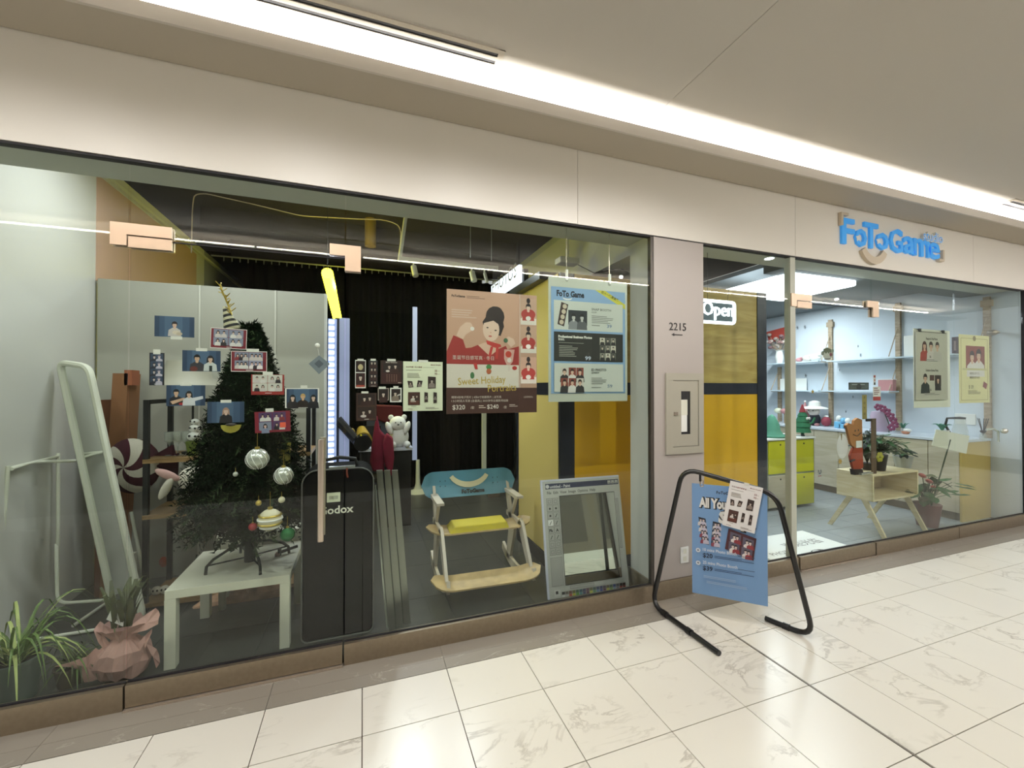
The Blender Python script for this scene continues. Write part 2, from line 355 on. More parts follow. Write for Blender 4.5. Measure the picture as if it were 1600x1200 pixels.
# ================================================================ GLASS PANES AND DOORS
def pane(b, x0, x1, z0, z1): b.box(x0, F-.005, z0, x1, F+.005, z1, 'shop_glass')
wn = [0]
GZ = .118
M('edge_green', '#93a08f', .3)
def window(x0, x1, label, rail=True):
    wn[0] += 1
    w = sempty('window_%d' % wn[0], ((x0+x1)/2, F, 0), label)
    b = MB(); pane(b, x0+.003, x1-.003, GZ, 2.768); b.build('glass_pane', w)
    MB().box(x0, F-.03, 0, x1, F+.025, GZ+.004, 'steel').build('bottom_rail', w)
    MB().box(x0, F-.006, GZ+.004, x1, F+.006, GZ+.012, 'black_gap').build('gasket', w)
    return w
dn = [0]
def door(x0, x1, label, side, hx, hz0, hz1):
    dn[0] += 1
    w = sempty('door_%d' % dn[0], ((x0+x1)/2, F, 0), label); zt = 2.376
    b = MB(); pane(b, x0+.005, x1-.005, GZ+.01, zt); b.build('glass_pane', w)
    b = MB(); pane(b, x0+.003, x1-.003, zt+.009, 2.768); b.build('transom_pane', w)
    MB().box(x0+.008, F-.0062, zt-.004, x1-.008, F+.0062, zt+.0005, 'black_gap').build('seal', w)
    MB().box(x0+.009, F-.03, .014, x1-.009, F+.025, GZ+.006, 'steel').build('bottom_rail', w)
    MB().box(x0+.006, F-.045, 0, x1-.006, F+.03, .010, 'steel_bright').build('threshold', w)
    MB().box(x0+.009, F-.006, GZ+.006, x1-.009, F+.006, GZ+.016, 'black_gap').build('gasket', w)
    # pivot patch fitting, in two pieces with an L-shaped gap
    pm = M('patch_metal', '#cdb49b', .3, .35)
    for dy, s in ((-.022, 1), (.008, -1)):
        a = MB(); xa, xb = x0-.07, x0+.185
        a.prism([(xa, 2.332), (x0-.003, 2.332), (x0-.003, 2.388), (xb, 2.388), (xb, 2.446), (xa, 2.446)], F+dy, F+dy+.014, pm)
        a.build('pivot_patch', w)
        MB().box(x0+.004, F+dy, 2.325, xb, F+dy+.014, 2.380, pm).build('door_patch', w)
        MB().prism([(x1-.085, 2.388), (x1-.002, 2.388), (x1-.002, 2.30), (x1+.085, 2.30), (x1+.085, 2.452), (x1-.085, 2.452)], F+dy, F+dy+.014, pm).build('strike_patch', w)
    if hz0:
        h = MB(); 
        h.cyl((hx, F-.06, hz0), (hx, F-.06, hz1), .017, 'steel_bright', 14); h.cyl((hx, F+.055, hz0), (hx, F+.055, hz1), .017, 'steel_bright', 14)
        h.cyl((hx, F-.06, hz0+.06), (hx, F+.055, hz0+.06), .009, 'steel_bright'); h.cyl((hx, F-.06, hz1-.06), (hx, F+.055, hz1-.06), .009, 'steel_bright')
        h.build('pull_handle', w)
    MB().lathe([(.0, 0), (.018, 0), (.02, .012), (.016, .028), (.0, .03)], (0, 0, 0), 'steel_bright', 16, False).build('lock_knob', w)
    k = [o for o in w.children if o.name.startswith('lock_knob')][0]; k.rotation_euler = (math.pi/2, 0, 0); k.location = (x1-.10-(x0+x1)/2, -.03, .062)
    return w
window(-4.4, -1.123, 'fixed glass pane left of the left glass door')
door(-1.123, -.0986, 'frameless glass door of the studio, covered in small photos', 0, -.222, .746, 1.32)
window(-.0986, .9975, 'glass pane with the pink holiday portrait poster')
window(.9975, 2.062, 'glass pane beside the grey pillar')
window(2.566, 3.60, 'glass pane between pillar and right glass door')
door(3.617, 4.645, 'frameless glass door of the right shop', 0, 0, 0, 0)
window(4.655, 6.01, 'glass pane right of the right glass door')
window(6.02, 7.395, 'glass pane at the right edge with a white price sheet')
b = MB().box(3.545, F-.012, GZ, 3.607, F+.045, 2.768, M('fin', '#b9bcae', .35))
struct('trim_4', b, 'slim pale upright beside the right glass door')
# ================================================================ ROOM SHELLS
BY = 3.20; BX0 = aY(875, 600, BY).x; BX1 = aY(1197, 600, BY).x; BH = aY(985, 437, BY).z; ZT = aY(980, 598, BY).z; ZB = aY(980, 617, BY).z; BE = 4.22
M('drywall', '#cfcfc8', .8); M('wall_pink', '#c9a893', .8); M('wall_blue', '#8f93a0', .8); M('dark_ceiling', '#2a2420', .9, noise=.3, nscale=3); M('black_wall', '#070908', .9, spec=0)
WL = -2.08
wl = struct('wall_left', MB().box(-4.5, 2.67, 0, WL, 6.9, 3.52, 'drywall').box(WL-.1, 6.9, 0, WL, 9.0, 3.52, 'wall_blue'), 'pale left wall of the studio')
MB().box(WL, 2.98, 3.40, WL+.03, 8.95, 3.43, 'offwhite').build('conduit', wl)
MB().box(WL, 4.4, 2.5, WL+.004, 6.6, 3.38, 'wall_pink').build('painted_panel', wl)
struct('wall_right', MB().box(2.08, 2.67, 0, 2.566, 2.93, 3.5, 'drywall').box(2.08, 2.93, BH+.12, 2.566, 3.6, 3.5, 'drywall').box(2.6, BE+.05, 0, 2.7, 9, 3.7, 'drywall'), 'drywall return behind the pillar')
MB().box(2.078, 2.97, 0, 2.08, 3.0, .1, 'steel')
struct('baseboard_right', MB().box(2.066, 2.685, 0, 2.0795, 2.925, .14, 'steel'))
struct('wall_back', MB().box(-3.2, 9.0, 0, 2.5, 9.1, 4.4, 'black_wall'), 'black back wall of the studio')
struct('ceiling', MB().box(-4.5, 2.9, 4.1, 7.5, 9.2, 4.2, 'dark_ceiling'), 'dark open ceiling above the shops')
b = MB()
for y in (4.0, 5.4, 6.8, 8.2): b.box(-2.1, y, 3.85, 2.5, y+.12, 4.1, 'dark_ceiling')
struct('trim_5', b, 'dark beams under the open ceiling')
# right shop shell
M('white_wall', '#cfd8e0', .7); M('white_wall2', '#b9bfc2', .7); M('grey_ceil', '#6f7678', .8)
wr = struct('wall_right', MB().box(7.386, 2.67, 0, 7.5, 7.3, 3.0, 'white_wall'), 'white side wall of the right shop with shelves and counter')
struct('wall_back', MB().box(3.6, 7.2, 0, 7.5, 7.3, 3.2, 'white_wall2'), 'back wall of the right shop')
struct('ceiling', MB().box(4.2, 3.0, 2.95, 7.5, 7.3, 3.0, 'grey_ceil').box(3.9, 2.97, 2.79, 7.4, 3.2, 2.95, 'grey_ceil'), 'grey ceiling of the right shop')
struct('wall_left', MB().box(2.72, BE+.05, 0, BX1-.1, 7.2, 3.9, 'white_wall2'), 'wall behind the wood panelled box')
# ================================================================ WOOD AND YELLOW PANELLED BOOTH between the two shops
M('yellow_panel', '#e0ac1e', .4, noise=.06, nscale=3); M('navy', '#1b2030', .35); M('lit_side_panel', '#e3cf85', .5)  # booth side panels are paler, strong light put into their colour
bt = thing('panelled_booth', 'photo booth clad in wood and yellow panels with black frame stripes, behind the pillar', 'booth', (2.7, 3.2, 0))
MB().box(BX0+.03, BY+.03, 0, BX1-.03, BE-.02, BH-.01, 'black').build('carcass', bt)
FR = [BX0, aY(897, 600, BY).x, 2.565, 2.575, aY(1183, 600, BY).x, BX1]
for (a, b_) in ((FR[1], FR[2]), (FR[3], FR[4])):
    MB().box(a, BY, ZT+.002, b_, BY+.03, BH, 'panel_wood').build('wood_panel', bt)
    MB().box(a, BY, .12, b_, BY+.03, ZB-.002, 'yellow_panel').build('yellow_panel', bt)
    MB().box(a, BY-.004, ZB, b_, BY+.03, ZT, 'navy').build('stripe', bt)
for (a, b_) in ((BX0, FR[1]), (FR[4], BX1)):
    MB().box(a+.001, BY-.008, 0, b_, BY+.03, BH, 'navy').build('frame_post', bt)
MB().box(BX0-.006, BY+.03, ZT+.002, BX0+.03, BE-.04, BH, 'lit_side_panel').build('side_panel', bt)
MB().box(BX0-.006, BY+.03, .12, BX0+.03, BE-.04, ZB-.002, 'lit_side_panel').build('side_panel', bt)
MB().box(BX0-.010, BY+.03, ZB, BX0+.03, BE-.04, ZT, 'navy').build('stripe', bt)
MB().box(BX0-.02, BY-.01, 0, BX0+.03, BE-.02, .115, 'black_gap').build('plinth', bt)
MB().box(BX0-.01, BE-.039, 0, BX0+.04, BE+.01, BH, 'navy').build('frame_post', bt)
MB().box(BX0-.08, BY+.25, BH, BX0+.3, BE+.05, BH+.07, 'navy').build('top_beam', bt)
# ================================================================ EXTERIOR FITTINGS
INK = M('ink', '#1a1718', .6); M('ink_grey', '#6d6a66', .6); M('ink_white', '#eeeae2', .6)
def LL(n): return MATS[n]
# room number
t = thing('room_number', 'dark number 2215 with a small left arrow on the grey pillar', 'sign', (2.31, F-.021, 2.054))
MB().text('2215', 2.31, F-.0215, 2.06, .085, 'ink', 'c', .002, .0).build('digits', t)
MB().prism([(2.25, 2.026), (2.275, 2.038), (2.275, 2.029), (2.355, 2.029), (2.355, 2.023), (2.275, 2.023), (2.275, 2.014)], F-.0235, F-.021, 'ink').build('arrow', t)
# extinguisher cabinet
M('cabinet_grey', '#a9a596', .4, .1)
t = thing('extinguisher_cabinet', 'grey recessed fire extinguisher cabinet with tall window on the pillar', 'cabinet', (2.367, F-.02, 1.10))
x0, x1, z0, z1 = 2.187, 2.546, 1.100, 1.726; y = F-.021
b = MB()
for (a, c, d, e) in ((x0, z0, x1, z0+.055), (x0, z1-.055, x1, z1), (x0, z0+.055, x0+.062, z1-.055), (x1-.045, z0+.055, x1, z1-.055)): b.box(a, y-.016, c, d, y, e, 'cabinet_grey')
b.build('frame', t)
wx0, wx1, wz0, wz1 = x0+.145, x0+.235, z0+.15, z1-.14
b = MB()
dx0, dx1, dz0, dz1 = x0+.065, x1-.048, z0+.058, z1-.058
for (a, c, d, e) in ((dx0, dz0, dx1, wz0), (dx0, wz1, dx1, dz1), (dx0, wz0, wx0, wz1), (wx1, wz0, dx1, wz1)): b.box(a, y-.010, c, d, y, e, 'cabinet_grey')
d = b.build('door', t)
MB().box(dx0+.01, y-.016, 1.40, dx0+.045, y-.010, 1.425, 'steel_bright').build('latch', d)
MB().box(wx0-.004, y-.004, wz0-.004, wx1+.004, y-.001, wz1+.004, 'black').build('window_back', t)
b = MB(); b.lathe([(0, .0), (.03, .0), (.03, .17), (.012, .20), (.012, .21), (0, .21)], (wx0+.032, y-.003, wz0+.02), 'white', 12, False)
for v in b.v: v.y = y-.004+(v.y-(y-.003))*.15
b.build('extinguisher', t)
MB().box(wx0+.001, y-.0085, wz0+.15, wx0+.062, y-.008, wz0+.27, 'offwhite').build('paper_tag', t)
# wall outlet
t = thing('wall_outlet', 'white double power outlet low on the grey pillar', 'outlet', (2.365, F-.021, .312))
MB().box(2.327, F-.028, .25, 2.403, F-.0205, .374, 'white').build('cover_plate', t, bevel=.002)
for z in (.283, .341): MB().box(2.350, F-.0295, z-.018, 2.380, F-.028, z+.018, 'offwhite').build('socket', t)
# shop sign
M('sign_blue', '#3f9be0', .35, emit=.25, ecol='#3a9cf0'); M('sign_edge', '#1b4f80', .4); M('sign_cream', '#cdbfa9', .5)  # letter blue has some emission added, only to brighten the letters
y = F-.021
LT = {c: aY(px, py, F-.04) for c, px, py in (('F', 1316, 385), ('o', 1337, 389), ('T', 1351, 392), ('O', 1370, 394), ('G', 1389, 394), ('a', 1410, 398), ('m', 1429, 401), ('e', 1454, 406))}
t = thing('shop_sign', 'blue raised letter sign FoTo Game studio with a cream smile on the header', 'sign', aY(1390, 380, F-.02))
def letter(ch, xa, xb, zb, h, bold=.035):
    vs, fs, q0, q1 = text_geo(ch, bold)
    hh = max(v[1] for v in vs)-min(v[1] for v in vs); mn = min(v[1] for v in vs); sz = h/hh
    MB().text(ch, xa, y, zb-mn*sz, sz, 'sign_blue', 'l', .02, bold, sx=(xb-xa)/((q1-q0)*sz)).build('letter', t)
def xw(px): return aY(px, 370, F-.03).x
def zw(px, py): return aY(px, py, F-.03).z
for ch, pa, pb, pt, pbt in (('F', 1314, 1334, 342, 382), ('o', 1335, 1353, 358, 386), ('T', 1349, 1371, 349, 388), ('o', 1368, 1387, 364, 391), ('G', 1389, 1409, 358, 395), ('a', 1410, 1428, 370, 397), ('m', 1426, 1452, 374, 401), ('e', 1449, 1467, 379, 405)):
    zb = zw((pa+pb)/2, pbt); zt = zw((pa+pb)/2, pt); letter(ch, xw(pa), xw(pb), zb, zt-zb, .02 if ch in 'FTo' else .015)
for pa, pt in ((1344, 371), (1376, 376)):
    p = aY(pa, pt, F-.06); MB().prism([(p.x+.035*math.cos(a*math.pi/4+.3)*(1 if a % 2 else .55), p.z+.035*math.sin(a*math.pi/4+.3)*(1 if a % 2 else .55)) for a in range(8)], y-.0235, y-.0205, 'ink_white').build('aperture_mark', t)
c = aY(1363, 386, F-.03); pts = []
for k in range(13): a = math.radians(-152+k*124/12); pts.append((c.x+.21*math.cos(a), c.z+.045+.215*math.sin(a)))
for k in range(12, -1, -1): a = math.radians(-152+k*124/12); pts.append((c.x+.145*math.cos(a), c.z+.045+.145*math.sin(a)))
MB().prism(pts, y-.03, y, 'sign_cream').build('smile', t)
p = aY(1311, 332, F-.03); MB().prism([(p.x, p.z), (p.x+.10, p.z), (p.x+.10, p.z-.025), (p.x+.028, p.z-.025), (p.x+.028, p.z-.12), (p.x, p.z-.12)], y-.03, y, 'sign_cream').build('corner_bracket', t)
p = aY(1472, 409.5, F-.03); MB().prism([(p.x, p.z), (p.x-.09, p.z), (p.x-.09, p.z+.022), (p.x-.028, p.z+.022), (p.x-.028, p.z+.12), (p.x, p.z+.12)], y-.03, y, 'sign_cream').build('corner_bracket', t)
p = aY(1443, 374, F-.05); MB().text('studio', p.x, y-.001, p.z, .135, 'white', 'l', .028, .06).text('studio', p.x, y-.0295, p.z, .135, 'sign_blue', 'l', 0, .0).build('small_word', t)
# ================================================================ PRINTED SHEETS
COL = {}
def K(h):
    n = 'print_'+h.strip('#')
    if n not in MATS:
        q = h.lstrip('#'); q = q if len(q) == 6 else ''.join(x*2 for x in q); M(n, [int(q[i:i+2], 16)/255*.9 for i in (0, 2, 4)], .55)
    return n
class Sheet:
    """flat printed sheet: local frame with u to the right, v down, both 0..1"""
    def __init__(s, O, U, V, base, back=None, th=.0012):     # O top-left, U vector along width, V vector down the height
        s.O = Vector(O); s.U = Vector(U); s.V = Vector(V); s.W = s.U.length; s.H = s.V.length
        ux = s.U.normalized(); vz = (-s.V).normalized(); n = ux.cross(vz)    # towards the viewer = -y local
        s.T = Matrix((( ux.x, -n.x, vz.x, s.O.x), (ux.y, -n.y, vz.y, s.O.y), (ux.z, -n.z, vz.z, s.O.z), (0, 0, 0, 1)))
        s.base = MB(s.T); s.base.box(0, 0, -s.H, s.W, th, 0, base); s.p = MB(s.T); s.k = -.0004
    def y(s): s.k -= .00004; return s.k
    def X(s, u): return u*s.W
    def Z(s, v): return -v*s.H
    def r(s, m, u0, v0, u1, v1):
        y = s.y(); s.p.poly([(s.X(u0), y, s.Z(v1)), (s.X(u1), y, s.Z(v1)), (s.X(u1), y, s.Z(v0)), (s.X(u0), y, s.Z(v0))], K(m)); return s
    def q(s, m, pts):
        y = s.y(); s.p.poly([(s.X(u), y, s.Z(v)) for u, v in pts], K(m)); return s
    def e(s, m, cu, cv, ru, rv=None, n=14):
        y = s.y(); rx = ru*s.W; rz = rx if rv is None else rv*s.W
        s.p.poly([(s.X(cu)+rx*math.cos(2*math.pi*i/n), y, s.Z(cv)+rz*math.sin(2*math.pi*i/n)) for i in range(n)], K(m)); return s
    def t(s, m, u, v, h, txt, al='l', bold=.0, sx=1, rot=0, out=None):
        if out: s.p.text(txt, s.X(u), s.y(), s.Z(v), h*s.H, K(out), al, 0, bold+.07, sx, rot, 2)
        s.p.text(txt, s.X(u), s.y(), s.Z(v), h*s.H, K(m), al, 0, bold, sx, rot, 2); return s
    def L(s, m, u0, v0, u1, v1, n, seed=1):
        rr = random.Random(seed); d = (v1-v0)/n
        for i in range(n): s.r(m, u0, v0+i*d, u0+(u1-u0)*rr.uniform(.6, 1), v0+i*d+d*.42)
        return s
    def person(s, u, v, k, hair='#1a1614', skin='#d9b39a', shirt='#d8d8d4', long=False):
        """half figure, u,v = chin, k = head width fraction"""
        a = s.W/s.H
        if long: s.q(hair, [(u-.7*k, v-.9*k*a), (u+.7*k, v-.9*k*a), (u+.85*k, v+1.1*k*a), (u-.85*k, v+1.1*k*a)])
        s.q(shirt, [(u-.35*k, v+.12*k*a), (u+.35*k, v+.12*k*a), (u+1.25*k, v+.75*k*a), (u+1.4*k, v+2.3*k*a), (u-1.4*k, v+2.3*k*a), (u-1.25*k, v+.75*k*a)])
        s.q(skin, [(u-.22*k, v-.2*k*a), (u+.22*k, v-.2*k*a), (u+.3*k, v+.3*k*a), (u, v+.5*k*a), (u-.3*k, v+.3*k*a)])
        s.e(hair, u, v-.75*k*a, .62*k, .72*k); s.e(skin, u, v-.5*k*a, .45*k, .58*k)
        s.q(hair, [(u-.5*k, v-.8*k*a), (u+.5*k, v-.8*k*a), (u+.45*k, v-1.15*k*a), (u, v-1.4*k*a), (u-.45*k, v-1.15*k*a)])
        s.e('#241b18', u-.18*k, v-.52*k*a, .05*k); s.e('#241b18', u+.18*k, v-.52*k*a, .05*k); s.e('#a85848', u, v-.2*k*a, .11*k, .04*k)
        return s
    def done(s, name, label, cat, group=None, loc=None, top=True, tape=None, pname='print'):
        t = thing(name, label, cat, s.T @ Vector((s.W/2, 0, -s.H)), group)
        s.base.build('sheet', t); 
        if s.p.f: s.p.build(pname, t, flat=True)
        if tape:
            for (u, v, w, h) in tape:
                MB(s.T).box(s.X(u)-w/2, -.0016-.0001, s.Z(v)-h/2, s.X(u)+w/2, -.0014, s.Z(v)+h/2, 'tape').build('tape', t)
        return t
YG = F+.0085
def sheet_px(x0, y0, x1, y1, base, Y=YG, lean=0):
    a = aY(x0, y0, Y); b = aY(x1, y1, Y); a2 = aY(x0, y1, Y)
    W = b.x-a.x; zt = a.z; Hh = a.z-a2.z
    c, s_ = math.cos(lean), math.sin(lean)
    return Sheet((a.x, Y, zt), (W*c, 0, W*s_), (Hh*s_, 0, -Hh*c), base)
PB = '#3f5876'; PBd = '#2c4260'
def photo_bg(s, b=0):
    s.r(PBd, b, b, 1-b, 1-b); s.r(PB, .12, b, .88, 1-b); s.r('#506a88', .25, b, .7, 1-b); return s
grp = 'photo prints taped to the left glass door'
M('pb', '#2c4260', .4); M('pwhite', '#e3dfd8', .5); M('pred', '#7d1b2b', .5); M('pdark', '#2a1513', .5); M('pblack', '#1a1a20', .5)
s = sheet_px(241.5, 493, 303.5, 525.5, 'pb'); photo_bg(s); s.person(.5, .52, .12, '#2a1c1a', '#e0b9a4', '#cfc6c2'); s.e('#e3d3bd', .54, .78, .10, .06); s.e('#cdbba5', .62, .84, .08, .05)
s.done('photo_print', 'blue photo of one woman in white holding a pale cat, topmost on the door', 'photo', grp, tape=[(.55, 1.04, .05, .016)])
s = sheet_px(233.5, 551, 256.5, 602, 'pblack')
for k in range(4):
    v = .03+k*.23; s.r('#3b4a62', .08, v, .92, v+.2); s.person(.33, v+.13, .16, '#15131a', '#d8c4c0', '#2a2f3d'); s.person(.66, v+.13, .17, '#8a7f96', '#e0d0d0', '#c7bfd0')
s.r('#d8d8d8', .35, .955, .75, .972); s.done('photo_strip', 'dark narrow strip of four booth photos at the left of the door', 'photo', grp, tape=[(.5, -.03, .03, .025)])
def four(s, bg, bx=.08, b0='#8e93a8', hair='#1d1419', top=.06, bot=.86, n=2, white=None, seed=3):
    rr = random.Random(seed)
    for i in range(2):
        for j in range(2):
            u0 = bx+i*(1-2*bx)/2; v0 = top+j*(bot-top)/2; u1 = u0+(1-2*bx)/2-.015; v1 = v0+(bot-top)/2-.02
            s.r(b0, u0, v0, u1, v1)
            for k in range(n):
                u = u0+(u1-u0)*(k+.75)/(n+.5); s.person(u, v0+(v1-v0)*.52, .06, hair, '#e0c0b2', rr.choice(['#2a2228', '#d8ccc9', '#8c3038', '#e8e2de']), long=rr.random() > .4)
    return s
s = sheet_px(329.5, 511.5, 386, 543.5, 'pwhite', lean=-.03); s.r('#7d1b2b', .015, .03, .985, .97); four(s, 0); s.r('#e8ddd8', .45, .91, .6, .94)
s.done('photo_print', 'dark red framed sheet of four photos just under the tree top', 'photo', grp)
s = sheet_px(285, 547, 344.5, 580, 'pb'); photo_bg(s); s.person(.38, .5, .14, '#1c1613', '#dcb598', '#3a3840'); s.e('#6b3028', .3, .88, .1, .08); s.person(.73, .52, .13, '#191516', '#e2bda6', '#d6dad8', long=True); s.r('#1d2a2a', .70, .72, .78, 1)
s.done('photo_print', 'blue photo of a man in dark polo and a woman in white covering their faces', 'photo', grp, tape=[(.5, -.04, .05, .016)])
s = sheet_px(361, 548, 417, 580.5, 'pwhite'); s.r('#7d1b2b', .015, .03, .985, .97); four(s, 0, .1, n=3, seed=5, hair='#2a181b'); s.r('#e8ddd8', .42, .91, .62, .94)
s.done('photo_print', 'dark red framed sheet of four group photos with a thin white rim', 'photo', grp, tape=[(.6, -.04, .06, .018)])
s = sheet_px(392.5, 585, 444, 617, 'pred'); s.r('#a02c28', 0, 0, 1, 1); four(s, 0, .04, '#dcd8cd', '#2a1416', .02, .84, 2, seed=8); s.r('#e8ddd8', .42, .9, .62, .93)
s.done('photo_print', 'bright red framed sheet of four cream photos at the right of the tree', 'photo', grp, tape=[(.5, -.05, .05, .02)])
s = sheet_px(260, 602, 320.5, 634.5, 'pb'); photo_bg(s); s.person(.25, .48, .13, '#16181f', '#dcb598', '#232026'); s.q('#dcb598', [(.1, .78), (.45, .6), (.5, .68), (.16, .92)]); s.e('#b02a2c', .38, .9, .06, .04); s.person(.58, .55, .12, '#17161a', '#e2bda6', '#dfe0e4', long=True); s.q('#e0dfe6', [(.66, .62), (.94, .52), (.95, .66), (.68, .8)])
s.done('photo_print', 'blue photo of a man in cap and dark shirt reaching to a woman in white', 'photo', grp, tape=[(.5, -.04, .05, .014)])
s = sheet_px(324, 628, 381.5, 661, 'pb'); photo_bg(s); s.person(.5, .56, .13, '#b08a78', '#e6c3b0', '#17141a', long=True)
s.done('photo_print', 'blue photo of one fair haired woman in black, lowest of the blue ones', 'photo', grp, tape=[(.5, -.02, .05, .016)])
s = sheet_px(445.5, 606.5, 498.5, 637.5, 'pwhite'); photo_bg(s, .04); s.person(.22, .6, .12, '#120f12', '#e2c0ae', '#2a2428', long=True); s.person(.52, .55, .12, '#c9a266', '#e2b48c', '#2c1e18'); s.person(.83, .6, .12, '#120f12', '#e2c0ae', '#1b1820', long=True)
s.done('photo_print', 'white bordered blue photo of three women, farthest right on the door', 'photo', grp, tape=[(.55, -.05, .035, .02)])
s = sheet_px(397.5, 644, 453, 677, 'pred', lean=.035); s.r('#8a1d30', 0, 0, 1, 1); four(s, 0, .11, '#5a3a6a', '#120c16', .04, .9, 2, seed=11); s.r('#8e93a8', .12, .5, .46, .88); s.person(.29, .75, .08, '#15131a', '#e2c0ae', '#8c93b0', long=True); s.r('#e06040', .7, .55, .87, .8)
s.done('photo_print', 'tilted dark red sheet of four purple toned photos, lowest on the door', 'photo', grp, tape=[(.42, -.06, .04, .02)])
# dark vintage prints and price sheet on the next pane
g2 = 'dark vintage prints taped to the second pane'
def vint(s, u, v, k): return s.person(u, v, k, '#140a0a', '#d8c2b4', '#3a1a18')
s = sheet_px(555, 562.5, 571.5, 606.5, 'pwhite')
s.r('#2a1513', .06, .03, .94, .43); s.r('#3c1514', .06, .46, .94, .86); s.e('#c9b88c', .5, .25, .24, .3); vint(s, .5, .68, .32); s.r('#b04a3a', .1, .89, .9, .96); s.done('photo_strip', 'white rimmed strip of two dark red portraits, left of the vintage prints', 'photo', g2, tape=[(.5, -.01, .035, .012)])
s = sheet_px(576, 562.5, 590, 604.5, 'pblack')
for k in range(4): vint(s, .35, .14+k*.24, .2); vint(s, .7, .14+k*.24, .2)
s.r('#cfc8c0', .25, .96, .8, .975); s.done('photo_strip', 'borderless black strip of four small portraits', 'photo', g2, tape=[(.5, -.01, .03, .012)])
s = sheet_px(594.5, 563, 628.5, 600, 'pdark'); s.r('#3d1312', .05, .12, .95, .97); s.t('#e6d9cf', .5, .1, .075, 'Merry Christmas', 'c', .02, .9); s.r('#201012', .12, .13, .9, .52); vint(s, .4, .32, .12); vint(s, .68, .3, .12); s.e('#e4d8d0', .33, .45, .09, .05)
for i in range(5):
    for j in range(5): s.r('#c9a08c', .28+.11*i, .6+.065*j, .31+.11*i, .62+.065*j)
s.r('#e0d0c8', .8, .93, .95, .95); s.done('calendar_print', 'dark red calendar page with two portraits and the words Merry Christmas', 'calendar', g2, tape=[(.5, -.02, .05, .014)])
s = sheet_px(590.5, 606.5, 607.5, 626.5, 'pdark'); s.r('#b8a89c', .0, .0, 1, .95); s.r('#241312', .06, .05, .94, .9); vint(s, .5, .6, .28); s.done('photo_print', 'small dark portrait with a thin dim rim below the calendar', 'photo', g2, tape=[(.4, -.03, .04, .014)])
s = sheet_px(609.5, 606, 627.5, 628.5, 'pwhite'); s.r('#2b1a16', .1, .08, .9, .84); s.person(.45, .5, .24, '#140a0a', '#d8c2b4', '#8c7a6c'); s.q('#cfc4ba', [(.6, .5), (.9, .4), (.9, .5), (.62, .6)]); s.done('photo_print', 'small white framed dark portrait beside the cream price sheet', 'photo', g2, tape=[(.5, -.03, .03, .016)])
s = sheet_px(556.5, 614, 588.5, 658, 'pdark'); s.r('#4a2a20', .04, .02, .96, .98); s.r('#241210', .08, .04, .92, .44); s.r('#2c1812', .08, .5, .92, .9); vint(s, .4, .26, .13); vint(s, .66, .24, .13); vint(s, .36, .74, .13); s.e('#e0d2cc', .36, .83, .15, .07); vint(s, .66, .7, .13); s.r('#e6ddd6', .4, .93, .62, .95)
s.done('photo_print', 'tall dark brown print of two stacked couple portraits, lowest vintage print', 'photo', g2, tape=[(.42, -.02, .04, .012)])
M('paper_cream', '#d9dbc0', .6); M('paper_white', '#e2dedb', .6)
def price_sheet(s, ink='#3b2a26', small='#8a8274', red='#7a2a22', zh='冬日写真 · 双人套餐'):
    s.t(red, .95, .075, .034, 'Miwiss Double', 'r', .02); s.t(red, .07, .125, .036, zh, 'l', .01); s.L(small, .5, .115, .93, .125, 1)
    s.L(small, .07, .17, .62, .19, 1, 4); s.t(red, .86, .2, .055, '55', 'r', .02); s.L(small, .87, .185, .95, .2, 1); s.t(red, .86, .265, .055, '95', 'r', .02); s.L(small, .87, .25, .95, .265, 1)
    s.L(small, .1, .24, .43, .34, 4, 5)
    def mini(u0, v0, u1, v1, dx=0, c='#33231f'):
        s.q(c, [(u0-dx, v0), (u1-dx, v0+.01), (u1+dx, v1), (u0+dx, v1+.01)]); a = (u1-u0)*.3; s.person((u0+u1)/2, v0+(v1-v0)*.5, a, '#120c0a', '#cdbcae', '#8f8078')
    mini(.12, .39, .24, .52, .015); mini(.35, .38, .47, .51, -.015); mini(.62, .30, .82, .54)
    s.r('#4a2a22', .12, .62, .42, .88); s.person(.25, .73, .05, '#120c0a', '#e0ccc0', '#e0d8d0'); s.person(.34, .72, .04, '#120c0a', '#cdbcae', '#33231f')
    for i in range(4): s.r('#8e4a3a', .15, .79+.02*i, .39, .797+.02*i)
    mini(.53, .62, .62, .82); mini(.76, .62, .85, .84); s.r('#8a8274', .2, .9, .32, .907); s.t(red, .12, .965, .02, 'FoToGame', 'l', .03); s.L(small, .56, .93, .92, .97, 2)
    return s
s = price_sheet(sheet_px(630, 564.5, 691.5, 642.5, 'paper_cream')); s.done('price_sheet', 'cream double-portrait price sheet with small sepia pictures, left of the pink poster', 'poster', tape=[(.5, -.01, .06, .014)])
# big pink portrait poster
M('poster_pink', '#b8917a', .5)
s = sheet_px(698, 451, 838.5, 647, 'poster_pink')
s.V = s.V; S0 = s
s.r('#e7dccd', 0, .58, .79, .79); s.t('#3a2420', .05, .06, .024, 'FoToGame', 'l', .05); s.L('#8e6a5a', .21, .045, .42, .07, 2); s.L('#d9bba8', .05, .16, .33, .235, 4, 9)
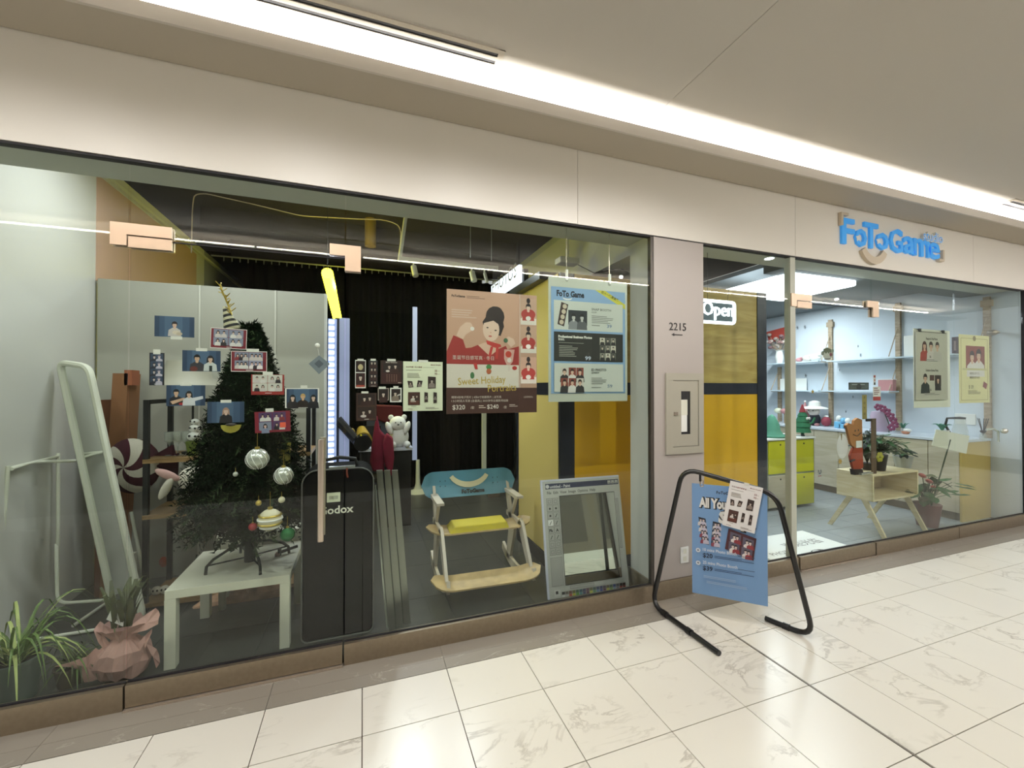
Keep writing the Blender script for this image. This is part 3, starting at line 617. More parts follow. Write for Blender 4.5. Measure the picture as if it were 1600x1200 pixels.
# woman with raised hands
s.q('#a3302c', [(.0, .5), (.07, .37), (.17, .40), (.2, .47), (.3, .46), (.45, .52), (.45, .60), (.0, .60)]); s.q('#a3302c', [(.2, .6), (.24, .47), (.36, .43), (.52, .48), (.64, .44), (.66, .47), (.79, .44), (.79, .6)])
s.q('#e2bfa8', [(.1, .37), (.14, .30), (.2, .26), (.25, .26), (.27, .28), (.26, .33), (.2, .36), (.17, .40)]); s.e('#eee6de', .27, .31, .022)
s.q('#dfbaa3', [(.4, .42), (.52, .41), (.56, .47), (.46, .53), (.33, .44)]); s.q('#e2bfa8', [(.64, .38), (.67, .36), (.73, .38), (.75, .42), (.7, .45), (.66, .42)]); s.e('#3f6a48', .64, .395, .025)
s.e('#2a1c1a', .52, .2, .105, .11); s.e('#2a1c1a', .53, .155, .07, .05); s.q('#2a1c1a', [(.38, .25), (.44, .18), (.6, .2), (.62, .28), (.58, .36), (.4, .31)]); s.e('#e8c8b2', .475, .31, .092, .125, 20); s.q('#2a1c1a', [(.39, .26), (.42, .2), (.58, .21), (.57, .27), (.5, .235)])
s.e('#2a1c1a', .435, .295, .013, .007); s.e('#2a1c1a', .525, .315, .013, .007); s.e('#c2564c', .465, .365, .02, .008); s.e('#dca58f', .47, .335, .008)
s.q('#c23a34', [(.42, .4), (.58, .43), (.59, .45), (.52, .46), (.43, .43)]); s.q('#c23a34', [(.47, .45), (.5, .45), (.46, .57), (.43, .57)]); s.q('#c23a34', [(.53, .45), (.56, .45), (.55, .55), (.52, .55)])
s.q('#d9a79a', [(.62, .47), (.74, .47), (.72, .57), (.69, .6), (.65, .6), (.62, .55)]); s.e('#c2402e', .67, .51, .035); s.e('#e8ddd2', .68, .56, .025); s.r('#e0d0c4', .665, .6, .69, .65)
s.e('#4a7a4a', .27, .69, .022, .035); s.e('#4a8a4a', .45, .62, .03); s.e('#b5603a', .45, .655, .028, .03); s.e('#b8322e', .74, .625, .028, .022); s.q('#c23a34', [(.28, .59), (.32, .59), (.33, .64), (.3, .64)])
s.r('#4b2a22', 0, .79, 1, 1)
s.t('#e7dccf', .06, .56, .036, '圣诞节日感写真 · 冬日', 'l', .0); s.t('#c9ab4a', .12, .77, .085, 'Sweet Holiday', 'l', .004, .82, .06); s.t('#c9ab4a', .44, .825, .085, 'Portraits', 'l', .004, .85, .05)
s.t('#e0d2c6', .05, .875, .022, '精修4张电子照片 | 4张6寸拍摄照片 | 送写真', 'l'); s.t('#e0d2c6', .05, .905, .022, '1.5小时双人写真 (含道具) | 30分钟专业摄影师拍摄', 'l')
s.t('#efe6dc', .06, .965, .052, '$320', 'l', .01); s.t('#d9c9bc', .25, .962, .026, '/套', 'l'); s.L('#d9c9bc', .34, .935, .42, .965, 2); s.t('#efe6dc', .43, .963, .05, '$240', 'l', .01); s.t('#d9c9bc', .61, .962, .026, '/套', 'l'); s.L('#d9c9bc', .68, .93, .78, .955, 2)
s.r('#c49c84', .8, 0, 1, .79); s.r('#d9bfae', .795, 0, .805, .79); s.t('#d9c9bc', .9, .875, .018, '(立即预约)', 'c')
for v, sh in ((.03, 0), (.27, .01), (.53, 0)):
    s.r('#c9a48c', .81, v, .995, v+.22); s.r('#e9dfd2', .81, v+.17, .995, v+.225); s.e('#b03a34', .9, v+.135, .085, .06); s.person(.9, v+.10, .05, '#241816', '#e8c8b2', '#b03a34'); s.e('#241816', .9, v+.02, .022, .03); s.e('#efe8de', .9, v+.17, .03, .025)
s.done('portrait_poster', 'large pink and brown Sweet Holiday Portraits poster with woman in red', 'poster')
# hanging blue price board
M('board_blue', '#7f9fc2', .4); M('board_clear', '#b9bcae', .3)
s = sheet_px(861, 447, 977, 615, 'board_blue', Y=F+.10)
def card(v0, v1, c): s.r(c, .035, v0, .965, v1)
s.t('#1d2230', .07, .085, .075, 'FoTo Game', 'l', .05, .8); s.e('#e8ecef', .21, .10, .06, .025); s.e('#7f9fc2', .21, .09, .06, .018); s.t('#1d2230', .07, .085, .075, 'FoTo Game', 'l', .05, .8); s.q('#d8d24a', [(.58, .0), (.72, .0), (1, .12), (1, .17)]); s.t('#5a5a20', .66, .022, .03, '双十一优惠套餐', 'l', .02, 1, -.36)
card(.125, .40, '#d4d8ce'); s.q('#3a2520', [(.13, .14), (.22, .16), (.165, .37), (.08, .35)])
for k in range(4): s.e('#cfc0a8', .175-.014*k, .18+.05*k, .028)
s.r('#2a2e34', .22, .21, .47, .35); s.person(.29, .3, .05, '#111', '#c9c9c4', '#8a8d90'); s.person(.4, .3, .05, '#111', '#c9c9c4', '#5a5d60'); s.t('#5a5c58', .53, .2, .032, 'SNAP BOOTH', 'l', .01, 1.1); s.t('#5a5c58', .53, .225, .02, '自拍亭'); s.L('#8a8c86', .53, .25, .85, .33, 5); s.t('#5a74a0', .74, .36, .045, '39', 'l', .01, 1.3); s.L('#8a8c86', .53, .34, .7, .36, 1)
card(.42, .695, '#24251f'); s.t('#eceae0', .09, .475, .032, 'Professional Business Photos', 'l', .05, .96); s.t('#eceae0', .09, .5, .022, '职业照', 'l', .03); s.L('#a3a398', .09, .52, .6, .53, 1); s.L('#a3a398', .1, .55, .36, .66, 7); s.t('#c3ccdd', .44, .68, .05, '99', 'l', .03, 1.3)
for i in range(3):
    for j in range(3): s.r(['#d8d2c0', '#5a5a52', '#8c8a7e'][(i+j) % 3], .64+.075*i, .46+.075*j, .71+.075*i, .53+.075*j); s.person(.675+.075*i, .495+.075*j, .022, '#111', '#d8c8b4', '#222')
card(.715, .985, '#d4d8ce')
for i in range(3):
    for j in range(2): s.r('#8e4438' if (i+j) % 3 else '#d8cfc4', .12+.1*i, .755+.10*j, .215+.1*i, .855+.10*j); s.person(.167+.1*i, .815+.10*j, .042, '#2a1410', '#e2bda6', '#2a2a2c' if i != 1 else '#e6e2dc')
s.t('#3a3c38', .52, .785, .032, 'ID PHOTO', 'l', .02, 1.1); s.t('#3a3c38', .52, .81, .022, '证件照片', 'l', .01); s.L('#8a8c86', .52, .85, .74, .92, 4); s.t('#8a9ab0', .74, .945, .045, '59', 'l', .01, 1.3); s.L('#8a8c86', .52, .94, .72, .955, 1)
t = s.done('hanging_price_board', 'blue hanging FoTo Game price board with three price cards', 'sign')
b = MB(s.T); b.box(-.02, .002, -s.H-.06, s.W+.02, .005, .07, 'board_clear').build('clear_sleeve', t)
for u in (.2, .78):
    MB(s.T).cyl((s.X(u), .003, .075), (s.X(u), .003, .64), .0016, 'steel_bright', 5).build('wire', t); MB(s.T).cyl((s.X(u), -.002, .05), (s.X(u), -.002, .13), .011, 'white', 8).build('hook', t)
# diamond ornament sticker on suction hook
a = aY(498.5, 568.5, F+.02); r = .055
t = thing('diamond_tag', 'small silver grey diamond card hanging from a clear suction hook', 'ornament', (a.x, a.y, a.z-r))
MB().prism([(a.x-r, a.z), (a.x, a.z+r*.9), (a.x+r*1.1, a.z), (a.x, a.z-r*1.1)], a.y, a.y+.002, K('#7f8890')).build('card', t)
MB().prism([(a.x-.025, a.z), (a.x, a.z+.025), (a.x+.025, a.z), (a.x, a.z-.025)], a.y-.001, a.y-.0002, K('#5a626c')).build('emblem', t)
q = aY(496, 540, F+.02); MB().ell((q.x, F+.016, q.z), .014, .01, .014, 'pwhite', 10, 6).cyl((q.x, F+.016, q.z), (a.x, a.y, a.z+r*.9), .0012, 'pwhite', 4).build('suction_hook', t)
# right shop window prints
s = sheet_px(1430.5, 516, 1481, 625, 'pwhite', Y=F+.03); s.r('#cfccba', 0, 0, 1, 1); s.r('#3a3c38', .03, .012, .97, .02)
s.t('#2c2c2a', .5, .125, .048, 'Passport & Visa Photos', 'c', .03, .62); s.t('#2c2c2a', .5, .585, .048, 'Graduation Business Photos', 'c', .03, .56)
for i, (c, d) in enumerate((('#4a2018', '#a83a2e'), ('#2a1a14', '#d8d0c4'), ('#3a3028', '#c9c4b8'))): s.person(.27+.2*i, .26, .10, c, '#dcb498', d, long=i == 0)
s.t('#4a4c48', .42, .385, .04, '25', 'l', .03); s.L('#8a8c86', .3, .41, .7, .45, 2)
s.r('#3a2a20', .58, .64, .78, .80); s.r('#5a3a30', .42, .64, .56, .72); s.person(.28, .73, .10, '#2a1a14', '#dcb498', '#1f2f2a'); s.person(.68, .74, .07, '#2a1a14', '#dcb498', '#222'); s.t('#4a4c48', .42, .87, .04, '35', 'l', .03); s.L('#8a8c86', .25, .9, .75, .94, 2)
t = s.done('passport_poster', 'grey white passport and business photo price sheet hung on two black clips', 'poster')
for u in (.12, .86): MB(s.T).box(s.X(u)-.02, -.006, -.012, s.X(u)+.02, .006, .02, 'black').build('clip', t)
a = aY(1427, 513, F+.05); c2 = aY(1485, 636, F+.05)
tag(MB().box(a.x, F+.05, c2.z, c2.x, F+.053, a.z, 'offwhite').build('backing_card'), 'plain cream card hanging just behind the passport price sheet', 'card')
M('poster_cream', '#dad39c', .5)
s = sheet_px(1498, 522, 1546.5, 630, 'poster_cream'); s.r('#8e7a4a', .06, .05, .94, .055).r('#8e7a4a', .06, .955, .94, .96).r('#8e7a4a', .06, .05, .07, .96).r('#8e7a4a', .93, .05, .94, .96); s.e('#8e7a4a', .5, .05, .05)
s.r('#8e3a2c', .22, .16, .84, .49); s.person(.42, .38, .13, '#2a1410', '#e8c2a6', '#efe9e2'); s.person(.64, .36, .14, '#2a1410', '#e8c2a6', '#efe9e2')
s.r('#dad39c', .1, .49, .9, .52); s.t('#6a5a3a', .5, .58, .04, '结婚登记照 双人', 'c', .0, .9); s.t('#6a5a3a', .5, .64, .04, '结婚登记照 精修', 'c', .0, .9); s.t('#4a4230', .3, .79, .075, '$ 129', 'l', .0, .7); s.q('#8e3a3c', [(.8, .68), (.92, .72), (.88, .8), (.76, .76)]); s.L('#8a7c58', .28, .82, .72, .88, 3)
s.done('couple_poster', 'yellow cream couple portrait poster priced $129 at the right edge', 'poster')
s = sheet_px(1326, 597.5, 1357.5, 609, 'pblack'); s.r('#5a6460', .04, .1, .96, .9); s.r('#c9cfcc', .15, .25, .8, .32); s.e('#2a2e30', .5, .6, .13, .1); s.r('#3a4042', .2, .45, .8, .55); s.done('camera_label', 'dark landscape sticker with a pale line drawing on the right door', 'sticker')
s = sheet_px(1364, 604, 1376, 626, 'paper_white'); s.L('#8e5a58', .12, .1, .88, .65, 4); s.r('#b83a36', 0, .72, 1, 1); s.done('notice_label', 'small white notice with a red foot on the pane beside the right door', 'sticker')
s = sheet_px(1364.5, 586, 1368.5, 602, 'paper_white'); s.r('#a8484a', .1, .03, .9, .25); s.r('#c9928a', .2, .4, .8, .6); s.r('#3a4042', .2, .72, .8, .95); s.done('notice_label', 'narrow red and white mark above the small notice', 'sticker')
s = sheet_px(1347, 617, 1354.5, 655, 'paper_cream'); s.r('#a3924e', 0, 0, 1, 1)
for k, ch in enumerate('FOTO'): s.t('#4a3c22', .5, .16+k*.22, .13, ch, 'c', .03)
s.done('vertical_label', 'narrow ochre strip with vertical letters on the right door', 'sticker')
# flat decals on the glass
def star(cx, cz, r0, r1, n, ph=0): return [(cx+(r0 if i % 2 == 0 else r1)*math.cos(math.pi*i/n+ph), cz+(r0 if i % 2 == 0 else r1)*math.sin(math.pi*i/n+ph)) for i in range(2*n)]
def decal(px, py, name, label, fn, group=None):
    a = aY(px, py, F+.0052); b = MB(); fn(b, a.x, a.z, F+.0058, F+.0068); return tag(b.build(name), label, 'decal', group)
decal(1270, 612, 'star_decal', 'small golden star sticker on the right glass door', lambda b, x, z, y0, y1: b.prism(star(x, z, .024, .011, 5, .3), y0, y1, K('#b09040')))
def flake(b, x, z, y0, y1):
    for k in range(3): b.tube([(x-.02*math.cos(k*1.047), y0, z-.02*math.sin(k*1.047)), (x+.02*math.cos(k*1.047), y0, z+.02*math.sin(k*1.047))], .002, K('#4c5868'), 4)
for px, py, w in ((1259, 587, 'beside the left shelf bracket'), (1246, 512, 'high by the pale upright'), (1258, 511, 'right of the highest pair'), (1345, 555, 'near the middle of the upper shelf'), (1291, 570, 'below the animal face decal')):
    decal(px, py, 'snowflake_decal', 'tiny grey snowflake sticker '+w, flake, 'grey snowflake stickers')
for px, py, w in ((1341, 541, 'above the upper shelf'), (1312, 578, 'between the two shelves'), (1333, 620, 'below the camera label'), (1322, 643, 'above the blue boxes')):
    decal(px, py, 'drop_decal', 'tiny dark diamond sticker '+w, lambda b, x, z, y0, y1: b.prism([(x-.007, z), (x, z+.014), (x+.007, z), (x, z-.014)], y0, y1, K('#39424e')), 'dark diamond stickers')
def face(b, x, z, y0, y1):
    b.prism([(x+.062*math.cos(i*.5236)*.95, z-.01+.05*math.sin(i*.5236)) for i in range(12)], y0, y1, K('#d6d6cc')); b.prism([(x-.065+.02*math.cos(i*.785), z+.005+.02*math.sin(i*.785)) for i in range(8)], y0-.0002, y1, K('#8a9080')); b.prism([(x+.07+.018*math.cos(i*.785), z+.032+.018*math.sin(i*.785)) for i in range(8)], y0-.0002, y1, K('#8a9080'))
    b.prism([(x-.06, z+.01), (x-.05, z+.045), (x, z+.06), (x+.05, z+.045), (x+.05, z+.01), (x+.03, z+.02), (x+.02, z-.0), (x, z+.018), (x-.02, z), (x-.035, z+.015)], y0-.0004, y1, K('#6a7058'))
    b.prism([(x+.045+.018*math.cos(i*.785), z-.005+.018*math.sin(i*.785)) for i in range(8)], y0-.0006, y1, K('#8e4450')); b.prism([(x-.04, z-.045), (x+.04, z-.04), (x+.04, z-.048), (x-.04, z-.053)], y0-.0006, y1, K('#6a6a70'))
decal(1293, 553, 'animal_face_decal', 'smiling face sticker with green hair and round ears on the right door', face)
def gift(b, x, z, y0, y1):
    b.prism([(x-.02, z-.03), (x+.02, z-.03), (x+.02, z), (x-.02, z)], y0, y1, K('#d8d4d0')); b.prism([(x-.02, z-.02), (x+.02, z-.02), (x+.02, z-.013), (x-.02, z-.013)], y0-.0002, y1, K('#a34a4c'))
    for s_ in (-1, 1): b.tube([(x, y0, z), (x+s_*.024, y0, z+.018), (x+s_*.016, y0, z+.04), (x, y0, z)], .0022, K('#6a7282'), 4)
decal(1281, 741, 'gift_decal', 'small outlined gift box sticker with ribbon loops low on the right door', gift)
decal(1313, 721, 'flower_decal', 'small pale orange blot sticker low on the right door', lambda b, x, z, y0, y1: b.prism(star(x, z, .03, .018, 6), y0, y1, K('#c9a55a')))
decal(1315, 683, 'cone_decal', 'small ochre ice cone shaped sticker on the right door', lambda b, x, z, y0, y1: b.prism([(x-.01, z+.03), (x+.01, z+.03), (x+.004, z-.03), (x-.002, z-.03)], y0, y1, K('#8e7c3a')))
# ================================================================ A-FRAME SIGN
A0 = aY(1019, 918, 2.572); A1 = aZ(1272, 1001, .0); A0.z = A1.z = 0
dirA = (A1-A0).normalized(); NA = Vector((-dirA.y, dirA.x, 0))
def pA(px, py): return aP(px, py, A0, NA)
M('frame_black', '#0e0e0f', .3); M('board', '#6f93bd', .5)
t = thing('pavement_sign', 'black tubular stand with a hanging blue photo booth price board', 'sign', ((A0+A1)/2))
def arc_pts(ps, rr, n=6):
    out = [ps[0]]
    for i in range(1, len(ps)-1):
        a, b, c = ps[i-1], ps[i], ps[i+1]; u = (a-b).normalized(); v = (c-b).normalized(); r = min(rr, (a-b).length*.45, (c-b).length*.45)
        p, q = b+u*r, b+v*r
        for k in range(n+1): s_ = k/n; out.append(p.lerp(b, s_).lerp(b.lerp(q, s_), s_))
    out.append(ps[-1]); return out
R_ = .0165
lb = A0+Vector((0, 0, R_+.002)); rb = A1+Vector((0, 0, R_+.002))
lt = pA(1067, 731); rt = pA(1214, 772)
lf = aZ(1124, 1021, R_); rk = aZ(1196, 966, R_)
dl = (lf-lb); 
b = MB(); b.tube(arc_pts([lf, lb, lt, rt, rb, rk], .11), R_, 'frame_black', 12); b.build('tube_frame', t)
for p, d_ in ((lb.lerp(lf, .22), lf-lb), (lb.lerp(lf, .6), lf-lb), (rb.lerp(rk, .55), rk-rb)):
    d_ = d_.normalized(); MB().cyl(p-d_*.02, p+d_*.02, R_+.005, 'frame_black', 12).build('joint_collar', t)
TL, TR, BL, BR = pA(1081, 755), pA(1199, 784), pA(1078, 925), pA(1196, 991)
def sheet3(TL, TR, BL, base): return Sheet(TL, TR-TL, BL-TL, base)
TRz = Vector((TR.x, TR.y, TL.z)); BLz = Vector((TL.x, TL.y, BL.z))
s = Sheet(TL, TRz-TL, BLz-TL, 'board', th=.004)
s.t('#14161c', .34, .075, .036, 'FoToGame', 'l', .03, .95)
s.t('#f2efe8', .10, .205, .115, 'All You Can', 'l', .05, .62, 0, '#101216'); s.t('#f2efe8', .36, .325, .135, 'Snap!', 'l', .06, .95, -.10, '#101216')
def strip4(u0, v0, u1, v1, sk):
    w = u1-u0; s.q('#20242e', [(u0, v0), (u1, v0+.01), (u1+sk, v1+.01), (u0+sk, v1)])
    for k in range(4):
        f_ = (k+.06)/4.4; g_ = (k+.94)/4.4; m0 = sk*f_; m1 = sk*g_
        s.q('#4a5870', [(u0+.01+m0, v0+(v1-v0)*f_+.01), (u1-.01+m0, v0+(v1-v0)*f_+.018), (u1-.01+m1, v0+(v1-v0)*g_+.01), (u0+.01+m1, v0+(v1-v0)*g_)])
        s.person((u0+u1)/2-.018+m0, v0+(v1-v0)*(f_+.14), .03, '#15131a', '#d8c4c0', '#8c4050' if k > 1 else '#d8d4d4'); s.person((u0+u1)/2+.02+m0, v0+(v1-v0)*(f_+.14), .03, '#15131a', '#d8c4c0', '#c7bfd0')
strip4(.09, .30, .19, .535, .05); strip4(.29, .325, .40, .545, -.03)
s.q('#43161f', [(.50, .37), (.86, .43), (.82, .625), (.45, .555)])
for i in range(2):
    for j in range(2):
        u0 = .525+.165*i-.02*j; v0 = .395+.032*i+.085*j; s.q('#5a5668', [(u0, v0), (u0+.14, v0+.022), (u0+.125, v0+.10), (u0-.012, v0+.078)]); s.person(u0+.05, v0+.055, .035, '#15131a', '#e2cfc6', '#e8e2de'); s.person(u0+.09, v0+.06, .035, '#15131a', '#e2cfc6', '#8c3038')
for v, a, pr_, z in ((.60, '10 mins Photo Booth', '$20', 0), (.715, '25 mins Photo Booth', '$39', 0)):
    s.e('#dfe4ea', .085, v, .033); s.t('#5a6a80', .085, v+.012, .035, '+', 'c', .04); s.t('#e3e8ee', .15, v+.0, .038, a, 'l', .015, .85); s.t('#1b2238', .15, v+.057, .056, pr_, 'l', .02, .95); s.L('#3a4a68', .62, v+.0, .95, v+.012, 1); s.L('#2e4266', .31, v+.03, .86, v+.055, 2)
s.L('#a9c0dc', .16, .82, .6, .845, 2, 2); s.L('#a9c0dc', .2, .865, .78, .89, 2, 6)
bd = s.base.build('board_panel', t); s.p.build('print', bd, flat=True)
up = Vector((0, 0, 1))
for u in (.12, ):
    p = TL+(TRz-TL)*u; 
    p2 = pA(1094, 741); MB().tube([p2, p2-up*.05], .008, 'frame_black', 8).build('hanger', t); MB().tube(arc_pts([p2-up*.04, p2-up*.04+dirA*.02, p2-up*.085+dirA*.02, p2-up*.085, p2-up*.04], .01, 3), .004, 'steel_bright', 6).build('ring', t)
# paper taped over the board
P1, P2, P3 = pA(1141, 750), pA(1192, 765), pA(1138, 822)
off = -NA*.02 if NA.y > 0 else NA*.02
e1 = (pA(1192, 765)-P1); e1.z *= .7; 
e2 = Vector((0, 0, -1))*(P1.z-P3.z)+e1.normalized()*-.03
e1n = e1.normalized(); e2 = e2-e1n*e2.dot(e1n)
s = price_sheet(Sheet(P1+off, e1, e2, 'paper_white'), zh='冬日主题写真套餐'); t2 = s.done('price_sheet', 'white double-portrait price sheet taped over the blue pavement sign', 'poster', tape=[(.5, .0, .03, .02)])
# ================================================================ LEFT STUDIO: partition, curtain, lamps
M('partition', '#a7a79b', .6); M('seam', '#c9c9be', .5)
pt = thing('partition', 'grey free-standing partition wall of tall flat panels behind the tree', 'partition', (-1.1, 4.4, 0))
PX = [-2.06, -1.35, aY(430, 600, 4.38).x, aY(507, 600, 4.38).x]
PZ = aY(300, 445, 4.38).z
for i in range(3): MB().box(PX[i]+.004, 4.38, 0, PX[i+1]-.004, 4.43, PZ, 'partition').build('panel', pt)
for i in (1, 2): MB().box(PX[i]-.006, 4.372, 0, PX[i]+.006, 4.43, PZ, 'seam').build('joint_strip', pt)
MB().box(PX[3]-.004, 4.37, 0, PX[3]+.018, 4.44, PZ, 'seam').build('end_strip', pt)
# curtain and its rail
M('curtain', '#050706', .95, spec=0); M('rail', '#8f9290', .4, .5)
CY = 6.9; r0 = aY(330, 398, CY); r1 = aY(800, 447, CY)
t = thing('curtain_rail', 'long thin metal curtain rail with many hooks under the dark ceiling', 'rail', ((r0.x+r1.x)/2, CY, r0.z))
zr = aY(600, 423, CY).z
MB().cyl((r0.x, CY, zr), (r1.x, CY, zr), .012, 'rail', 8).build('bar', t)
hk = None
for k in range(44):
    x = r0.x+.15+(r1.x-r0.x-.2)*k/43; b = MB().cyl((0, 0, -.06), (0, 0, 0), .006, 'rail', 5)
    if hk is None: hk = b.build('hook', None); hk.parent = t; hk.location = (x-t.location.x, 0, zr-t.location.z-.005)
    else: share(hk, 'hook', t, (x-t.location.x, 0, zr-t.location.z-.005))
def curtain(xa, xb, ztop, zbot, Y, label, amp=.05, per=.16):
    n = max(8, int((xb-xa)/per*8)); vs = []; 
    for i in range(n+1):
        x = xa+(xb-xa)*i/n; y = Y+amp*math.sin(2*math.pi*(x-xa)/per)*(.7+.3*math.sin(3.1*x)); vs += [(x, y, ztop), (x+.01*math.sin(7*x), y*1.0+.02*math.sin(5*x), zbot)]
    b = MB(); b.add(vs, [(2*i, 2*i+1, 2*i+3, 2*i+2) for i in range(n)], 'curtain', True); o = b.build('curtain', flat=True)
    o.location = (0, 0, 0); m = o.modifiers.new('thick', 'SOLIDIFY'); m.thickness = .006
    return tag(o, label, 'curtain')
curtain(aY(385, 600, CY).x, aY(540, 600, CY).x, zr-.06, .02, CY, 'black curtain left part, mostly behind the grey partition')
curtain(aY(545, 600, CY).x, aY(805, 600, CY).x, zr-.06, .02, CY, 'wide black curtain behind the rocking chair and pink poster')
# led strip column by the partition end, and bluish light panels
p = aY(518, 520, 4.33); zb = aY(520, 748, 4.33).z; zt = aY(518, 498, 4.33).z
t = thing('led_column', 'tall upright white led strip glowing at the end of the grey partition', 'light', (p.x, 4.33, zb))
MB().box(p.x-.03, 4.335, zb, p.x+.045, 4.365, zt, M('led_channel', '#8e9cc8', .4, emit=.5, ecol='#a8b8ea')).build('channel', t)
for k in range(26):
    z = zb+.03+(zt-zb-.06)*k/25; MB().box(p.x-.022, 4.328, z-.016, p.x+.022, 4.336, z+.016, 'led_white').build('led', t)
M('panel_blue', '#9aa0c2', .5, emit=.35, ecol='#a8b2da')
p = aY(539, 640, 4.6); zt = aY(539, 497, 4.6).z; zb = aY(539, 742, 4.6).z
t = thing('studio_lamp', 'narrow bluish white upright light panel right of the led strip', 'lamp', (p.x, 4.6, zb))
MB().box(aY(530, 600, 4.6).x, 4.6, zb, aY(546, 600, 4.6).x, 4.62, zt, 'panel_blue').build('diffuser', t); MB().box(aY(523, 600, 4.6).x, 4.61, zb, aY(530, 600, 4.6).x, 4.64, zt, 'navy').build('side_frame', t)
a, c = aY(527, 655, 4.58), aY(558, 690, 4.58); MB().tube([a, c], .045, 'black', 8).build('brace', t)
p = aY(648, 600, 6.6); z0 = 0
t = thing('light_stand', 'pale slim upright stand with flared foot before the black curtain', 'stand', (p.x, 6.6, 0))
q0 = aY(650, 480, 6.6).z
MB().lathe([(.17, 0), (.06, .05), (.035, .14), (.028, .5)], (p.x+.05, 6.6, 0), 'offwhite', 16).build('foot', t)
MB().box(p.x-.035, 6.585, .5, p.x+.035, 6.61, q0, 'panel_blue').build('upright', t)
# yellow tube light pointing into the depth
a = aY(512, 428, 4.75); c = aY(527, 497, 7.0); c = Vector((a.x+.0, 6.7, a.z-.10))
a = aY(511.5, 427, 4.9); c = aY(527, 497, 6.6)
t = thing('yellow_tube_light', 'bright yellow glowing tube light above the led strip', 'light', a)
MB().cyl(a, c, .06, 'led_yellow', 12).build('tube', t); MB().cyl(a+Vector((0, 0, .04)), (a.x, a.y, 4.1), .004, 'black', 5).build('cord', t)
d = (c-a).normalized(); MB().cyl(c, c+d*.03, .05, 'black', 12).build('end_cap', t)
L_ = bpy.data.lights.new('yellow_glow', 'POINT'); L_.energy = 34; L_.color = (1, .9, .05); L_.shadow_soft_size = .05; lo = bpy.data.objects.new('yellow_glow', L_); C.objects.link(lo); lo.location = a.lerp(c, .3)+Vector((.1, -.1, 0))
# lighting track with spot heads
def px(*a): return aY(*a)
t = thing('lighting_track', 'white ceiling track with a slanted drop rod and spot heads', 'light', px(700, 408, 5.0))
rd = px(634, 338, 5.0)-px(624, 408, 5.0); rt_ = px(634, 338, 5.0)+rd*((4.1-px(634, 338, 5.0).z)/rd.z); MB().cyl(rt_, px(624, 408, 5.0), .022, 'offwhite', 8).build('drop_rod', t)
tr0, tr1 = px(622, 407, 5.0), px(778, 423, 5.0); MB().box(tr0.x, 4.98, tr1.z+.0, tr1.x, 5.02, tr1.z+.05, 'offwhite').build('track_bar', t)
for x_, y_ in ((646, 418), (737, 417), (757, 424)):
    p = px(x_, y_, 5.0); h = MB().cyl((p.x, 5.0, tr1.z), (p.x, 5.0, tr1.z-.05), .01, 'offwhite', 6).cyl((p.x, 4.99, tr1.z-.05), (p.x+.02, 4.95, tr1.z-.17), .035 if x_ != 757 else .02, 'offwhite', 12).build('spot_head', t)
spot('track_spot', px(646, 440, 5.0), px(400, 850, 3.3), 55, (.95, .97, 1), 90)
spot('track_spot', px(737, 440, 5.0), px(750, 850, 3.5), 60, (.9, .94, 1), 90)
# ceiling cable, pipe, wires, wireless box
M('cable_white', '#b7a99c', .6)
pts = [px(299, 395, 5.2), px(300, 330, 5.2), px(303, 304, 5.2), px(320, 302, 5.2), px(400, 320, 5.2), px(470, 337, 5.2), px(560, 342, 5.2), px(600, 343, 5.2), px(626, 352, 5.2), px(626, 380, 5.2)]
tag(MB().tube(arc_pts(pts, .08, 3), .006, 'cable_white', 5).build('ceiling_cable'), 'thin pale cable swagging under the dark ceiling to the track', 'cable')
p = px(579, 330, 6.5); tag(MB().cyl((p.x, 6.5, px(579, 385, 6.5).z), (p.x, 6.5, 4.1), .08, K('#a3861c'), 12).build('ceiling_pipe'), 'short upright mustard yellow pipe in the dark ceiling', 'pipe')
p = px(888, 408, 3.35); t = thing('wireless_box', 'small white wireless box hung under the ceiling above the blue price board', 'device', p)
MB().box(p.x-.10, 3.3, p.z-.03, p.x+.09, 3.42, p.z+.025, 'white').build('casing', t, bevel=.008)
MB().tube([(p.x+.09, 3.35, p.z-.02), (p.x+.3, 3.4, p.z-.07), (p.x+.5, 3.3, p.z-.03), (p.x+.6, 3.3, p.z-.06)], .004, 'black', 5).build('cable', t); MB().cyl((p.x, 3.35, p.z), (p.x, 3.35, 4.1), .004, 'rail', 5).build('hanger', t)
for x_, yb, w in ((735, 400, 'left one of the pair above the track'), (768, 405, 'right one of the pair above the track')):
    p = px(x_, yb, 5.0); tag(MB().cyl((p.x, 5.0, p.z-.02), (p.x, 5.0, 4.1), .005, 'rail', 5).build('track_wire'), 'thin hanging suspension wire, '+w, 'wire', 'track suspension wires')
# PHOTOS lightbox on the booth
M('lightbox', '#dfe3f2', .5, emit=1.6)
t = thing('photos_lightbox', 'glowing white lightbox sign reading PHOTOS beside the booth top', 'sign', (1.5, 4.3, 2.55))
LX = 1.47; ya, yb_ = aX(767, 446, LX).y, aX(810, 440, LX).y; zt = aX(809, 414, LX).z; zb = aX(809, 441, LX).z
MB().box(LX+.005, yb_, zb, LX+.04, ya, zt, 'lightbox').build('light_face', t); MB().box(LX+.04, yb_-.05, zb-.02, LX+.09, yb_+.10, zt-.05, 'navy').build('bracket', t)
Tm = Matrix(((0, 1, 0, LX+.004), (-1, 0, 0, ya-.05), (0, 0, 1, zb+.07), (0, 0, 0, 1)))
MB(Tm).text('PHOTOS', 0, -.001, 0, .22, 'ink_grey', 'l', 0, .0, 1.0).build('letters', t, flat=True)
